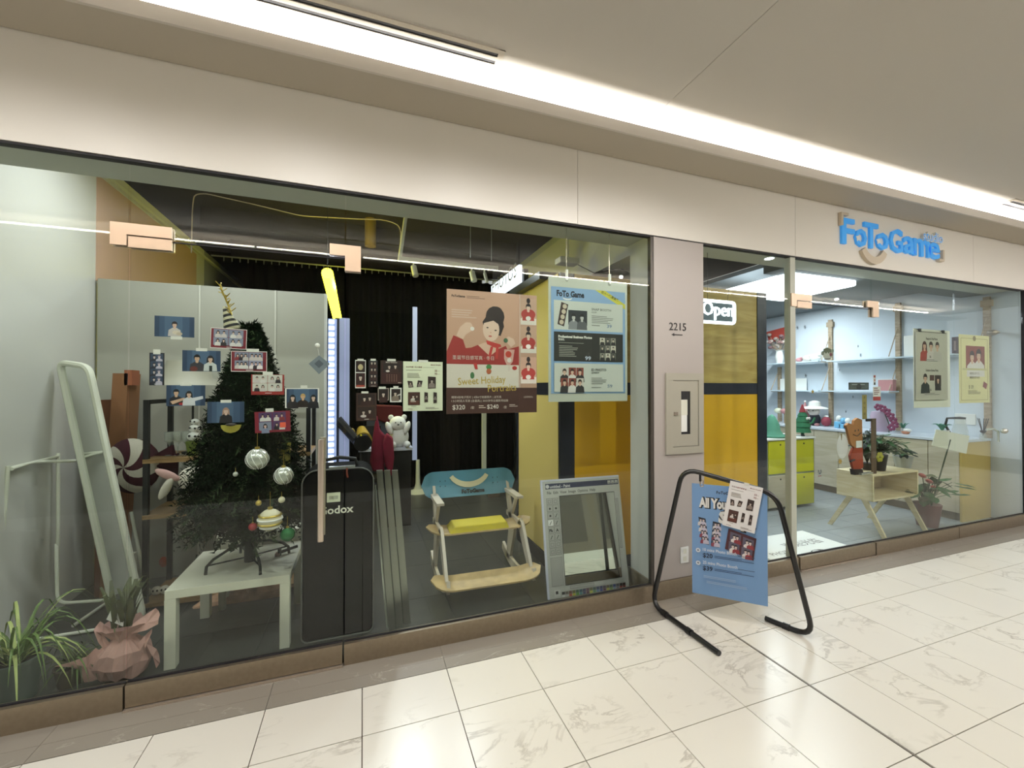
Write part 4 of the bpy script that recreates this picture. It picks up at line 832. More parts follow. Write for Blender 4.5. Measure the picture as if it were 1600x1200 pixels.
# ================================================================ TREE AND ITS TABLE
M('lack_white', '#d6d5c3', .5); M('lack_shadow', '#cbc9b4', .5)
tb = thing('side_table', 'small square white side table standing behind the glass under the tree', 'table', (-.745, 3.24, 0))
x0, x1, y0, y1 = -1.065, -.425, 2.93, 3.55
MB().box(x0, y0, .40, x1, y1, .45, 'lack_white').build('tabletop', tb, bevel=.002)
for x, y in ((x0, y0), (x1-.055, y0), (x0, y1-.055), (x1-.055, y1-.055)): MB().box(x, y, 0, x+.055, y+.055, .3995, 'lack_white').build('leg', tb)
t = thing('storage_box', 'low white bench unit standing behind the tree table', 'bench', (-.64, 3.65, 0))
MB().box(-.98, 3.58, .30, -.30, 3.715, .50, 'lack_white').build('body', t); MB().box(-.99, 3.57, .50, -.29, 3.72, .54, 'offwhite').build('top', t)
for x in (-.98, -.34):
    for y in (3.58, 3.675): MB().box(x, y, 0, x+.04, y+.04, .30, 'lack_white').build('leg', t)
TX, TY, TZ = -.70, 3.20, .45
M('stand_green', '#131b17', .5, spec=.2); M('trunk', '#2f3f28', .8)
ct = thing('christmas_tree', 'dark green artificial christmas tree with metal stand and striped cone topper', 'tree', (TX, TY, TZ))
MB().cyl((TX, TY, TZ+.02), (TX, TY, TZ+.46), .034, 'stand_green', 12).cyl((TX, TY, TZ+.4), (TX, TY, 1.86), .02, 'trunk', 8, r2=.008).build('trunk', ct)
for k in range(4):
    a = .45+k*math.pi/2; dx, dy = math.cos(a), math.sin(a)
    MB().tube([(TX+dx*.03, TY+dy*.03, TZ+.14), (TX+dx*.12, TY+dy*.12, TZ+.125), (TX+dx*.20, TY+dy*.20, TZ+.085), (TX+dx*.235, TY+dy*.235, TZ+.05), (TX+dx*.24, TY+dy*.24, TZ+.004)], .009, 'stand_green', 8).tube([(TX+dx*.03, TY+dy*.03, TZ+.05), (TX+dx*.225, TY+dy*.225, TZ+.055)], .005, 'stand_green', 6).build('leg', ct)
M('needles', '#081a08', .9, spec=.1, noise=.5, nscale=30); M('needles_pale', '#263f16', .8, noise=.3, nscale=30)
def foliage(seed, zlo, zhi, count, mat, ct):
    rr = random.Random(seed); b = MB(); vs = []; fs = []
    for i in range(count):
        f_ = rr.random()**.85; z = zlo+(zhi-zlo)*f_; h = max(0, (z-.62)/(1.98-.62)); R = .47*(1-h)**.9+.045
        if z < .85: R *= .6+.4*(z-.55)/.3
        a = rr.uniform(0, 2*math.pi); L = R*rr.uniform(.75, 1.05); st = L*rr.uniform(.05, .45)
        z0 = z+.06; droop = -.10*L/.5+rr.uniform(-.03, .05)
        dx, dy = math.cos(a), math.sin(a)
        n = int(10+50*(L-st))
        for k in range(n):
            s_ = k/n; rad = st+(L-st)*s_; c0 = Vector((TX+dx*rad, TY+dy*rad, z0+droop*s_*s_*1.2))
            ph = rr.uniform(0, 6.28); u = Vector((dx, dy, -.2)); e1 = Vector((-dy, dx, 0)); e2 = Vector((0, 0, 1))
            dr = (u*.55+(e1*math.cos(ph)+e2*math.sin(ph))).normalized(); ln = .05*(1.15-.5*s_); w = (dr.cross(u)).normalized()*.0065
            q = len(vs); vs += [c0-w, c0+w, c0+dr*ln]; fs.append((q, q+1, q+2))
    b.add(vs, fs, mat); o = b.build('needles', ct, kind='stuff', flat=True); return o
foliage(3, .67, 1.95, 3200, 'needles', ct); foliage(9, .65, 1.95, 330, 'needles_pale', ct)
M('gold', '#b9a24a', .3, .7); M('stripe_cream', '#d6cfae', .6); M('silver', '#c9ccc0', .25, .6); M('green_ball', '#0d6a34', .2, .4); M('red_orn', '#8e1c22', .4)
q = aY(366, 512, TY)
b = MB()
for k in range(9):
    r_a = .055*(1-k/10); z = q.z-.02+k*.017; b.cyl((q.x+.0-.006*k, TY-.02, z), (q.x-.006*(k+1), TY-.02, z+.0165), r_a, 'black' if k % 2 else 'stripe_cream', 12, r2=r_a-.004)
b.build('striped_cone', ct)
b = MB(); rr = random.Random(4); pp = [px(362, 492, TY-.02), px(357, 478, TY-.02), px(352, 466, TY-.02), px(347, 455, TY-.02), px(344, 444, TY-.02)]
for i in range(4):
    b.tube([pp[i], pp[i+1]], .006, 'gold', 5)
    for k in range(6): c0 = pp[i].lerp(pp[i+1], k/6); b.tube([c0, c0+Vector((rr.uniform(-.03, .03), rr.uniform(-.02, .02), rr.uniform(0, .04)))], .003, 'gold', 4)
b.build('gold_tinsel', ct)
def ball(px_, py_, r, mat, name, label, cat='ornament', grp='baubles on the tree', extra=None, Y=TY-.45):
    p = aY(px_, py_, Y); t = thing(name, label, cat, p, grp); MB().ell(p, r, r, r, mat, 20, 12).build('ball', t)
    MB().cyl(p+Vector((0, 0, r*.95)), p+Vector((0, 0, r*1.18)), r*.22, 'gold', 8).cyl(p+Vector((0, 0, r*1.1)), p+Vector((0, 0, r*2.6)), .0012, 'gold', 4).build('cap', t)
    if extra: extra(p, r, t)
    return t
def swirl(p, r, t):
    b = MB()
    for k in range(10):
        a0 = k*.628; b.tube([(p.x+1.01*r*math.sin(th)*math.cos(a0+th*.5), p.y+1.01*r*math.sin(th)*math.sin(a0+th*.5), p.z+1.01*r*math.cos(th)) for th in [i*math.pi/10 for i in range(1, 10)]], r*.035, 'white', 5)
    b.build('swirl_lines', t)
def rings(p, r, t):
    b = MB()
    for z, m in ((.45, 'gold'), (.1, 'white'), (-.3, 'gold'), (-.6, 'white')):
        rr_ = r*math.sqrt(1-z*z)*1.02; b.tube([(p.x+rr_*math.cos(i*.524), p.y+rr_*math.sin(i*.524), p.z+r*z) for i in range(12)], r*.1, m, 6, True)
    b.build('glitter_bands', t)
ball(402, 717, .058, 'silver', 'bauble', 'large silver swirl bauble, left one of the two on the right side of the tree', extra=swirl)
ball(443, 743, .05, 'silver', 'bauble', 'silver striped bauble, right of the larger one', extra=swirl)
ball(422, 812, .062, 'stripe_cream', 'bauble', 'cream bauble with gold and white bands low on the tree', extra=rings)
ball(449, 835, .04, 'green_ball', 'bauble', 'shiny green bauble hanging lowest right, above the white table')
ball(368, 741, .014, 'silver', 'small_bauble', 'tiny silver bead at the middle of the tree'); ball(404, 786, .016, 'gold', 'small_bauble', 'tiny gold bead left of the banded bauble'); ball(440, 781, .018, 'stripe_cream', 'small_bauble', 'tiny cream bead right of the banded bauble'); ball(395, 823, .022, 'red_orn', 'small_bauble', 'small dull red ball at the lowest branches')
p = aY(362, 664, TY-.35); t = thing('snack_ornament', 'yellow crescent ornament with dark filling below the fair haired photo', 'ornament', p)
MB().prism([(p.x+.045*math.cos(a)*1.1, p.z+.045*math.sin(a)) for a in [math.pi+i*math.pi/8 for i in range(9)]], p.y-.02, p.y, K('#c9bd4a')).build('shell', t); MB().ell((p.x, p.y-.01, p.z+.002), .03, .018, .01, K('#3a3020'), 10, 6).build('filling', t)
p = aY(441, 730, TY-.1); t = thing('deer_ornament', 'flat yellow cardboard deer shaped tag at the right side of the tree', 'ornament', p)
MB().prism([(p.x-.045, p.z+.16), (p.x+.05, p.z+.16), (p.x+.045, p.z+.02), (p.x+.02, p.z-.12), (p.x-.02, p.z-.13), (p.x-.01, p.z+.0)], p.y, p.y+.004, K('#a39a3e')).build('card', t); MB().box(p.x-.02, p.y-.002, p.z+.12, p.x+.02, p.y-.0005, p.z+.135, 'black').build('marking', t)
# tool on the table
p = aZ(438, 868, .45); t = thing('dark_brush', 'small dark brush with tan head lying on the white tree table', 'tool', p)
MB().cyl((p.x-.01, p.y, .47), (p.x+.10, p.y+.05, .485), .011, 'black', 8).build('handle', t); MB().box(p.x-.03, p.y-.02, .451, p.x+.0, p.y+.02, .47, K('#8a5a3c')).cyl((p.x-.005, p.y, .452), (p.x-.005, p.y, .50), .012, 'black', 8).build('head', t)
# pink wrapped bouquet lying under the table
M('wrap_pink', '#c2988e', .7, noise=.2, nscale=9, bump=.6); M('wrap_tan', '#c49a7c', .7, noise=.35, nscale=14, bump=.6)
def crumple(b, ring, c, m, seed=1, n=22, jit=.02):
    rr = random.Random(seed); vs = []; fs = []
    for (r, z) in ring:
        for i in range(n):
            t = 2*math.pi*i/n; k = 1+rr.uniform(-.12, .12)*(1 if i % 2 else .6); vs.append((c[0]+r*k*math.cos(t), c[1]+r*k*.8*math.sin(t), c[2]+z+rr.uniform(-jit, jit)))
    for j in range(len(ring)-1):
        for i in range(n): fs.append((j*n+i, j*n+(i+1) % n, (j+1)*n+(i+1) % n, (j+1)*n+i))
    b.add(vs, fs, m); return b
a, c = aZ(300, 953, 0), aZ(445, 932, 0)
t = thing('paper_bouquet', 'tan wrapped dried bouquet lying on the floor under the tree table', 'bouquet', ((a.x+c.x)/2, (a.y+c.y)/2, 0))
b = MB(); rr = random.Random(2); n = 12; vs = []; fs = []
for i in range(n+1):
    s_ = i/n; ctr = a.lerp(c, s_); w = .02+.15*min(1, s_*2.2); h = .015+.13*min(1, s_*2)
    for k in range(9): th = math.pi*k/8; vs.append((ctr.x+rr.uniform(-.01, .01), ctr.y+w+w*math.cos(th), .004+h*math.sin(th)*rr.uniform(.8, 1.15)))
for i in range(n):
    for k in range(8): fs.append((i*9+k, i*9+k+1, (i+1)*9+k+1, (i+1)*9+k))
b.add(vs, fs, 'wrap_tan'); b.build('wrapping', t, flat=True)
b = MB(); 
for k in range(7): b.ell((c.x-.05-.06*k, c.y+.12+rr.uniform(-.05, .05), .13+rr.uniform(-.02, .02)), .03, .03, .02, K('#8e5048'), 8, 5)
b.build('dried_flowers', t)
# ================================================================ FAR LEFT: mirror, rack, plants, bouquet
M('frame_white', '#d4d6c6', .5)
def tubes(name, label, cat, lst, r, mat, loc, rr_=.05, group=None):
    t = thing(name, label, cat, loc, group)
    for nm, pts in lst: MB().tube(arc_pts([Vector(p) for p in pts], rr_, 4) if len(pts) > 2 else [Vector(p) for p in pts], r, mat, 8).build(nm, t)
    return t
mt = thing('standing_mirror', 'tall white framed mirror leaning at the far left', 'mirror', aZ(200, 955, 0))
MTL, MTR = aY(93, 566, 3.90), aY(139, 573, 3.76); MBL, MBR = aZ(180, 962, .03), aZ(224, 968, .03)
pts = [MBL, MTL, MTR, MBR]
ctr = (MTL+MTR+MBL+MBR)/4
nrm = (MTR-MTL).cross(MBL-MTL).normalized()
if nrm.dot(ctr-EYE) > 0: nrm = -nrm
ring = []
P4 = [MBL, MTL, MTR, MBR]
for i in range(4):
    a, b_, c = P4[i-1], P4[i], P4[(i+1) % 4]; u = (a-b_).normalized(); v = (c-b_).normalized(); p, q = b_+u*.07, b_+v*.07
    for k in range(5): s_ = k/4; ring.append(p.lerp(b_, s_).lerp(b_.lerp(q, s_), s_))
MB().tube(ring, .022, 'frame_white', 8, True).build('frame', mt)
MB().poly(ring, 'mirror_silver' if 'mirror_silver' in MATS else mirrormat()).build('glass', mt, flat=True)
MB().poly([p-nrm*.012 for p in ring], 'frame_white').build('back_board', mt, flat=True)
D = 3.75
tubes('garment_rack', 'white tubular frame rack standing behind and beside the leaning mirror', 'rack', [
 ('post', [aY(13, 728, 3.5), aY(-4, 935, 3.5)]), ('post', [aY(91, 708, 3.9), aY(90, 925, 3.9)]),
 ('top_rail', [aY(18, 733, 3.5), aY(52, 722, 3.7), aY(118, 720, 3.9)]), ('top_rail', [aY(14, 732, 3.5), aY(91, 713, 3.9)]),
 ('base_loop', [aY(88, 850, 3.9), aY(90, 943, 3.72), aY(216, 934, 3.72), aY(226, 908, 3.8), aY(205, 800, 4.0)]),
 ('foot', [aZ(114, 978, .015), aZ(220, 905, .02)]), ('foot', [aZ(-20, 1012, .015), aZ(98, 992, .015), aZ(150, 984, .015)])], .011, 'frame_white', aZ(110, 975, 0), .06)
# spider plant
M('leaf_spider', '#5f7a36', .5, noise=.35, nscale=20); M('leaf_stripe', '#a9b56c', .5); M('pot_grey', '#5e6a60', .5); M('soil', '#241c16', .9)
def blade(b, base, ang, L, w, up, m, droop=1.0, n=7):
    vs = []; fs = []; dx, dy = math.cos(ang), math.sin(ang)
    for i in range(n+1):
        s_ = i/n; r = L*s_; z = up*math.sin(min(1.3, s_*1.6))*L-droop*L*s_*s_*.9; ww = w*(1-s_**2)*(.5+.5*min(1, s_*4))
        c0 = Vector((base[0]+dx*r*.8, base[1]+dy*r*.8, base[2]+z)); sd = Vector((-dy, dx, 0))*ww; vs += [c0-sd, c0+Vector((0, 0, -ww*.4)), c0+sd]
    for i in range(n): fs += [(3*i, 3*i+1, 3*i+4, 3*i+3), (3*i+1, 3*i+2, 3*i+5, 3*i+4)]
    b.add(vs, fs, m)
def bladeplant(name, label, loc, potr, poth, n, L, up, mats, potm, seed=1, droop=1.0, w=.009, cat='plant', maxl=None):
    t = thing(name, label, cat, loc); x, y, z = loc; rr = random.Random(seed)
    MB().lathe([(potr*.75, 0), (potr*.8, 0), (potr, poth*.93), (potr*1.06, poth*.93), (potr*1.06, poth), (potr*.92, poth), (potr*.9, poth*.9)], loc, potm, 22, False).build('pot', t)
    MB().lathe([(0, poth*.9), (potr*.92, poth*.9)], loc, 'soil', 16, False).build('soil', t, flat=True)
    for k in range(n):
        b = MB(); a = rr.uniform(0, 6.283); blade(b, (x+rr.uniform(-.3, .3)*potr, y+rr.uniform(-.3, .3)*potr, z+poth*.9), a, L*rr.uniform(.6, 1.1), w*rr.uniform(.8, 1.2), up*rr.uniform(.5, 1.5), mats[k % len(mats)], droop)
        o = b.build('leaf', t, flat=True)
    return t
q = aY(24, 1075, 2.93); 
bladeplant('spider_plant', 'striped green spider plant in a grey green pot at the left edge', (q.x, 2.93, 0), .10, .21, 60, .40, .9, ['leaf_spider', 'leaf_stripe', 'leaf_spider'], 'pot_grey', 5, 1.15, .008)
q = aY(132, 1050, 3.05)
M('leaf_dull', '#4c5230', .6, noise=.4, nscale=20); M('basket', '#4a4030', .8)
bladeplant('grass_plant', 'low dull green grassy plant behind the pink bouquet', (q.x-.02, 2.98, 0), .07, .10, 45, .26, .55, ['leaf_dull', 'leaf_spider', 'leaf_dull'], 'basket', 8, .9, .007)
# pink wrapped bouquet
bx, by = aY(190, 1030, 2.92).x, 2.94
t = thing('pink_bouquet', 'bouquet in crumpled dusty pink paper standing behind the glass', 'bouquet', (bx, by, 0))
b = MB(); crumple(b, [(.02, .0), (.10, .03), (.13, .10), (.115, .17), (.05, .22), (.06, .24), (.115, .30)], (bx, by, 0), 'wrap_pink', 3, 20, .012); b.build('paper_wrap', t, flat=True)
def flap(pts, seed=0):
    c0 = sum((Vector(p) for p in pts), Vector())/len(pts); b = MB(); n = len(pts); rr = random.Random(seed)
    vs = [c0+Vector((0, -.012, 0))]+[Vector(p) for p in pts]+[Vector(p).lerp(Vector(pts[(i+1) % n]), .5)+Vector((0, rr.uniform(-.015, .015), 0)) for i, p in enumerate(pts)]
    fs = []
    for i in range(n): fs += [(0, 1+i, 1+n+i), (0, 1+n+i, 1+(i+1) % n)]
    b.add(vs, fs, 'wrap_pink'); o = b.build('paper_flap', t, flat=True); m = o.modifiers.new('s', 'SOLIDIFY'); m.thickness = .002
Yb = 2.90
def pb(x, y, Y=Yb): p = aY(x, y, Y); return (p.x, p.y, p.z)
flap([pb(205, 990), pb(208, 975, 2.93), pb(243, 950, 2.95), pb(250, 960, 2.95), pb(247, 975, 2.93), pb(228, 985)], 1)
flap([pb(215, 1006), pb(238, 982, 2.93), pb(232, 1000), pb(226, 1022)], 2)
flap([pb(146, 985), pb(156, 971, 2.95), pb(162, 975, 2.95), pb(160, 990), pb(178, 1015), pb(165, 1018)], 3)
flap([pb(86, 1041), pb(135, 1026), pb(150, 1012), pb(185, 1035), pb(160, 1058), pb(132, 1066), pb(125, 1046)], 4)
flap([pb(228, 1005), pb(245, 1014), pb(250, 1035), pb(244, 1044), pb(236, 1020)], 5)
b = MB(); rr = random.Random(6)
for k in range(26): blade(b, (bx+rr.uniform(-.05, .05), by, .28), rr.uniform(0, 6.28), rr.uniform(.10, .16), .014, 1.8, 'leaf_dull', .3, 4)
b.build('greenery', t, kind='stuff', flat=True)
q1, q2 = pb(168, 962, 2.93), pb(194, 975, 2.93)
t = thing('message_card', 'blank white card on a thin stick above the pink bouquet', 'card', (q1[0], 2.93, .3))
MB().prism([(pb(175, 950, 2.93)[0], pb(175, 950, 2.93)[2]), (pb(196, 958, 2.93)[0], pb(196, 958, 2.93)[2]), (pb(192, 979, 2.93)[0], pb(192, 979, 2.93)[2]), (pb(166, 968, 2.93)[0], pb(166, 968, 2.93)[2])], 2.93, 2.932, 'white').build('card', t)
MB().cyl((pb(179, 972, 2.94)[0], 2.94, pb(179, 972, 2.94)[2]), (pb(179, 1003, 2.94)[0], 2.94, pb(179, 1003, 2.94)[2]), .003, K('#8aa06a'), 5).build('stick', t)
# cardboard stack and shelves behind
M('kraft', '#8e6240', .8); M('kraft_dark', '#6a4026', .8); M('kraft_top', '#9a5a3c', .8)
def box3(name, label, cat, x0, y0, x1, y1, Y, d, mat, group=None):
    a = aY(x0, y0, Y); c = aY(x1, y1, Y); return tag(MB().box(a.x, Y, min(a.z, c.z), c.x, Y+d, max(a.z, c.z), mat).build(name), label, cat, group)
q = aY(166, 600, 4.1)
t = thing('kraft_bag', 'tall brown kraft box leaning behind the mirror by the partition', 'box', (q.x, 4.15, .9))
a, c = aY(160, 583, 4.1), aY(196, 585, 4.1); lo_ = aY(175, 702, 4.1)
MB().hexa([(lo_.x-.07, 4.1, 0), (aY(182, 702, 4.1).x, 4.1, 0), (aY(200, 585, 4.1).x, 4.1, a.z), (aY(176, 583, 4.1).x, 4.1, a.z), (lo_.x-.07, 4.3, 0), (aY(182, 702, 4.1).x, 4.3, 0), (aY(200, 585, 4.1).x, 4.3, a.z), (aY(176, 583, 4.1).x, 4.3, a.z)], 'kraft').build('front_face', t)
MB().box(aY(150, 600, 4.12).x, 4.12, 0, aY(176, 600, 4.12).x, 4.3, aY(160, 625, 4.12).z, 'kraft_dark').build('side_box', t)
MB().box(aY(196, 600, 4.12).x, 4.10, aY(196, 602, 4.1).z, aY(208, 600, 4.12).x, 4.22, aY(196, 578, 4.1).z, 'kraft_top').build('flap', t)
# black framed shelf unit with a wooden top
M('black_steel', '#121416', .45)
SY0, SY1 = 3.75, 4.15
t = thing('black_shelf', 'black steel framed shelf with thin wooden boards behind the tree', 'shelf', (aY(350, 800, SY0).x, 3.95, 0))
xl = aY(229, 700, SY0).x; xr_ = aY(482, 700, SY0).x; zt = aY(229, 625, SY0).z
for x in (xl, xr_):
    for y in (SY0, SY1): MB().box(x-.016, y-.016, 0, x+.016, y+.016, zt, 'black_steel').build('post', t)
for x in (xl, xr_): MB().box(x-.016, SY0, zt-.03, x+.016, SY1, zt, 'black_steel').build('top_rail', t)
MB().box(xl, SY1-.016, zt-.03, xr_, SY1+.016, zt, 'black_steel').build('top_rail', t)
shz = [aY(260, 716, SY0).z, aY(260, 802, SY0).z, .06]
for z in shz: MB().box(xl-.016, SY0-.02, z-.03, xr_+.016, SY1+.02, z, wood('shelf_wood', '#a5875c', '#7d6038')).build('shelf_board', t)
zs0 = shz[0]
def lathe_thing(name, label, cat, x, y, z, prof, mat, group=None, n=20): return tag(MB().lathe(prof, (x, y, z), mat, n, False).build(name), label, cat, group)
# lampshade like hat, snowman, cup, glasses
q = aY(293, 604, 3.95); t = thing('white_lampshade', 'cream white lampshade on a pole above the black shelf, left of the tree', 'lamp', (q.x, 3.95, zs0))
zz = aY(293, 602, 3.95).z; h = aY(293, 576, 3.95).z-zz
MB().lathe([(.23, 0), (.16, h*.5), (.135, h*1.3), (.13, h*1.45), (0, h*1.47)], (q.x, 3.95, zz), K('#b0ad9c'), 26, False).build('lamp_shade', t)
MB().cyl((q.x+.03, 3.97, zs0+.001), (q.x+.03, 3.97, zz+.05), .008, 'black', 8).lathe([(.07, 0), (.07, .015), (.01, .02)], (q.x+.03, 3.97, zs0+.001), 'black', 16).build('pole', t)
q = aY(301, 655, 3.8)
t = thing('panda_stack', 'three tiny black and white animal figures stacked on a green pot', 'figurine', (q.x, 3.82, zs0))
zc = aY(301, 700, 3.8).z
MB().lathe([(.035, 0), (.05, .10), (.05, .11), (0, .11)], (q.x+.0, 3.82, zs0+.001), K('#5f7020'), 16, False).build('green_pot', t)
zz = zs0+.112
for k, r in enumerate((.042, .035, .028)):
    MB().ell((q.x+.004*k, 3.82, zz+r*.8), r, r*.8, r*.85, 'white', 12, 8).ell((q.x-r*.4, 3.80-r*.35, zz+r), r*.22, r*.2, r*.22, 'black', 6, 4).ell((q.x+r*.5, 3.80-r*.35, zz+r*.9), r*.22, r*.2, r*.22, 'black', 6, 4).build('animal', t); zz += r*1.6
M('clear', '#c9cfc6', .1, alpha=.35)
for i, x_ in enumerate((262, 275, 289)):
    q = aY(x_, 700, 3.85); o = lathe_thing('drinking_glass', 'clear stemmed glass on the black shelf, '+('leftmost', 'middle one', 'nearest the stacked animals')[i], 'glass', q.x, 3.88, zs0+.001, [(.03, 0), (.03, .004), (.004, .01), (.004, .08), (.03, .11), (.033, .18), (.03, .18), (.027, .115), (0, .10)], 'clear', 'stemmed glasses on the black shelf')
# peppermint cushion and bunny plush
M('maroon', '#3f0f1e', .8); M('plush_white', '#d0cabb', .9, bump=.4, nscale=60); M('plush_pink', '#c09a94', .9)
q = aY(206, 728, 3.98); R0 = .21
t = thing('peppermint_cushion', 'round maroon and cream peppermint swirl cushion behind the mirror', 'cushion', (q.x, 3.98, q.z-R0))
TP = Matrix.Translation(q) @ Matrix.Rotation(-.35, 4, 'Z')
for k in range(10):
    vs = []; fs = []; n = 8
    for j in range(n+1):
        rr_ = R0*j/n
        for i in range(4):
            a = 2*math.pi*(k+i/3)/10+1.1*(j/n)**1.2; bul = .07*math.cos(math.pi/2*(j/n)**2); vs.append((rr_*math.cos(a), -bul, rr_*math.sin(a)))
    for j in range(n):
        for i in range(3): fs.append((4*j+i, 4*j+i+1, 4*j+i+5, 4*j+i+4))
    b = MB(TP); b.add(vs, fs, 'maroon' if k % 2 else 'plush_white', True); o = b.build('segment', t, flat=True)
MB(TP).ell((0, .02, 0), R0*.98, .07, R0*.98, 'maroon', 20, 10).build('back', t)
MB(TP).prism([(R0*.9, 0), (R0*1.7, .10), (R0*1.65, -.08)], -.01, .01, 'maroon').prism([(R0*.8, .08), (R0*1.5, .16), (R0*1.6, .06)], -.012, .008, 'maroon').build('wrapper_end', t)
q = aY(266, 752, 3.66)
t = thing('bunny_plush', 'pale plush with two long pinkish ears pushed against the tree', 'plush', (q.x, 3.7, q.z-.12))
MB().ell((q.x+.12, 3.70, q.z-.0), .09, .05, .09, 'plush_white', 14, 9).build('body', t)
MB().ell((q.x-.02, 3.67, q.z+.045), .085, .02, .03, 'plush_pink', 14, 8, R=Matrix.Rotation(.5, 3, 'Y')).build('ear', t)
MB().ell((q.x-.025, 3.66, q.z-.05), .03, .02, .085, 'plush_white', 14, 8, R=Matrix.Rotation(.45, 3, 'Y')).build('ear', t)
# small pieces on the floor by the partition
M('pumpkin', '#b5491c', .6)
q = aZ(262, 884, 0.062); t = thing('felt_pumpkin', 'small orange felt pumpkin on the lowest shelf board left of the table', 'decoration', q)
b = MB()
for k in range(8): a = k*.785; b.ell((q.x+.045*math.cos(a), q.y+.045*math.sin(a), q.z+.065), .05, .05, .065, 'pumpkin', 10, 7)
b.build('body', t); MB().cyl((q.x, q.y, q.z+.12), (q.x+.015, q.y, q.z+.16), .012, 'trunk', 6).build('stem', t)
for i, x_ in enumerate((243, 262, 279, 293)):
    q = aZ(x_, 903-i*4, 0.062); q.y = min(q.y, 3.86); t = thing('panda_doll', 'tiny black and white doll on the lowest shelf board, '+('first from the left', 'second from the left', 'third from the left', 'last by the white table')[i], 'figurine', q, 'tiny dolls in a row on the shelf')
    MB().ell((q.x, q.y, q.z+.033), .034, .026, .032, 'plush_white', 10, 7).build('body', t); MB().ell((q.x-.012, q.y-.022, q.z+.04), .007, .006, .009, 'black', 6, 4).ell((q.x+.012, q.y-.022, q.z+.04), .007, .006, .009, 'black', 6, 4).build('eyes', t)
q = aZ(180, 918, 0.0)
tag(MB().box(q.x-.11, q.y, 0, q.x+.1, q.y+.2, .24, 'offwhite').ell((q.x+.05, q.y-.002, .11), .025, .006, .035, 'black', 12, 6).build('white_crate', bevel=.01), 'white cube carton with a dark oval hole, behind the leaning mirror', 'box')
q = aZ(202, 900, 0.0); tag(MB().ell((q.x, q.y-.05, .07), .05, .05, .07, 'pumpkin', 12, 8).build('orange_pouch'), 'orange fabric pouch seen beside the mirror frame', 'pouch')
# bird plush on a stool: seen in the leaning mirror
# ================================================================ BLACK CASE AND STANDS
M('case_black', '#060708', .8, noise=.2, nscale=60, spec=.08); M('piping', '#5a5a56', .5)
q0, q1 = aZ(471, 1005, 0), aZ(583, 986, 0); cxm = (q0.x+q1.x)/2; w = .43; Yc = 2.945; ht = aY(525, 733, Yc).z
t = thing('equipment_case', 'tall black soft equipment case with grey piping and brand lettering', 'bag', (cxm, 3.05, 0))
out = []
for cx0, cz0, a0 in ((cxm+w/2-.09, ht-.09, 0), (cxm-w/2+.09, ht-.09, 90), (cxm-w/2+.04, .04, 180), (cxm+w/2-.04, .04, 270)):
    r = .09 if a0 < 180 else .04
    for k in range(7): a = math.radians(a0+k*15); out.append((cx0+r*math.cos(a), cz0+r*math.sin(a)))
MB().prism(out, Yc, Yc+.30, 'case_black', False).build('body', t, bevel=.015)
MB().tube([(x, Yc-.002, z) for x, z in out], .005, 'piping', 6, True).build('piping', t)
MB().box(cxm-.07, Yc-.0065, ht-.21, cxm+.01, Yc-.003, ht-.15, 'paper_cream').build('barcode_label', t); b = MB(); 
for k in range(12): b.box(cxm-.055+k*.0045, Yc-.0075, ht-.192, cxm-.0535+k*.0045, Yc-.0066, ht-.17, 'ink')
b.build('barcode', t)
MB().text('Godox', cxm-.12, Yc-.004, ht-.285, .07, 'offwhite', 'l', .001, .02, 1.05).build('lettering', t)
MB().tube([(cxm-.11, Yc+.1, ht), (cxm-.10, Yc+.1, ht+.045), (cxm+.0, Yc+.1, ht+.06), (cxm+.10, Yc+.1, ht+.045), (cxm+.11, Yc+.1, ht)], .012, 'black', 8).build('handle', t)
MB().box(cxm-.06, Yc+.02, ht+.002, cxm+.10, Yc+.05, ht+.012, 'silver').build('plate', t)
MB().tube([(cxm+.05, Yc-.01, ht+.005), (cxm+.05, Yc-.02, ht-.03), (cxm+.055, Yc-.02, ht-.055)], .006, K('#8e3a20'), 6).build('zip_pull', t)
M('alu', '#9a9a90', .3, .8)
for i in range(3):
    a = aY(593+i*12, 735, 3.05); c = aZ(612+i*13, 980-i*2, .0)
    c = Vector((aY(613+i*12.5, 975, 2.90).x, 2.90+.03*i, 0)); 
    t = thing('folded_stand', ('left', 'middle', 'right')[i]+' one of three folded aluminium stands leaning by the black case', 'stand', c, 'folded stands by the case')
    top = Vector((a.x, 3.05, a.z)); d = (c-top)
    MB().hexa([c+Vector((-.022, 0, 0)), c+Vector((.022, 0, 0)), top+Vector((.02, 0, 0)), top+Vector((-.02, 0, 0)), c+Vector((-.022, .02, 0)), c+Vector((.022, .02, 0)), top+Vector((.02, .02, 0)), top+Vector((-.02, .02, 0))], 'alu').build('flat_leg', t)
    MB().tube([c+Vector((-.03, .015, .02)), top+Vector((-.03, .015, -.1))], .008, 'silver', 8).build('rod', t)
    MB().cyl(top+Vector((0, -.004, -.06)), top+Vector((0, .0, -.06)), .012, 'gold', 8).build('rivet', t)
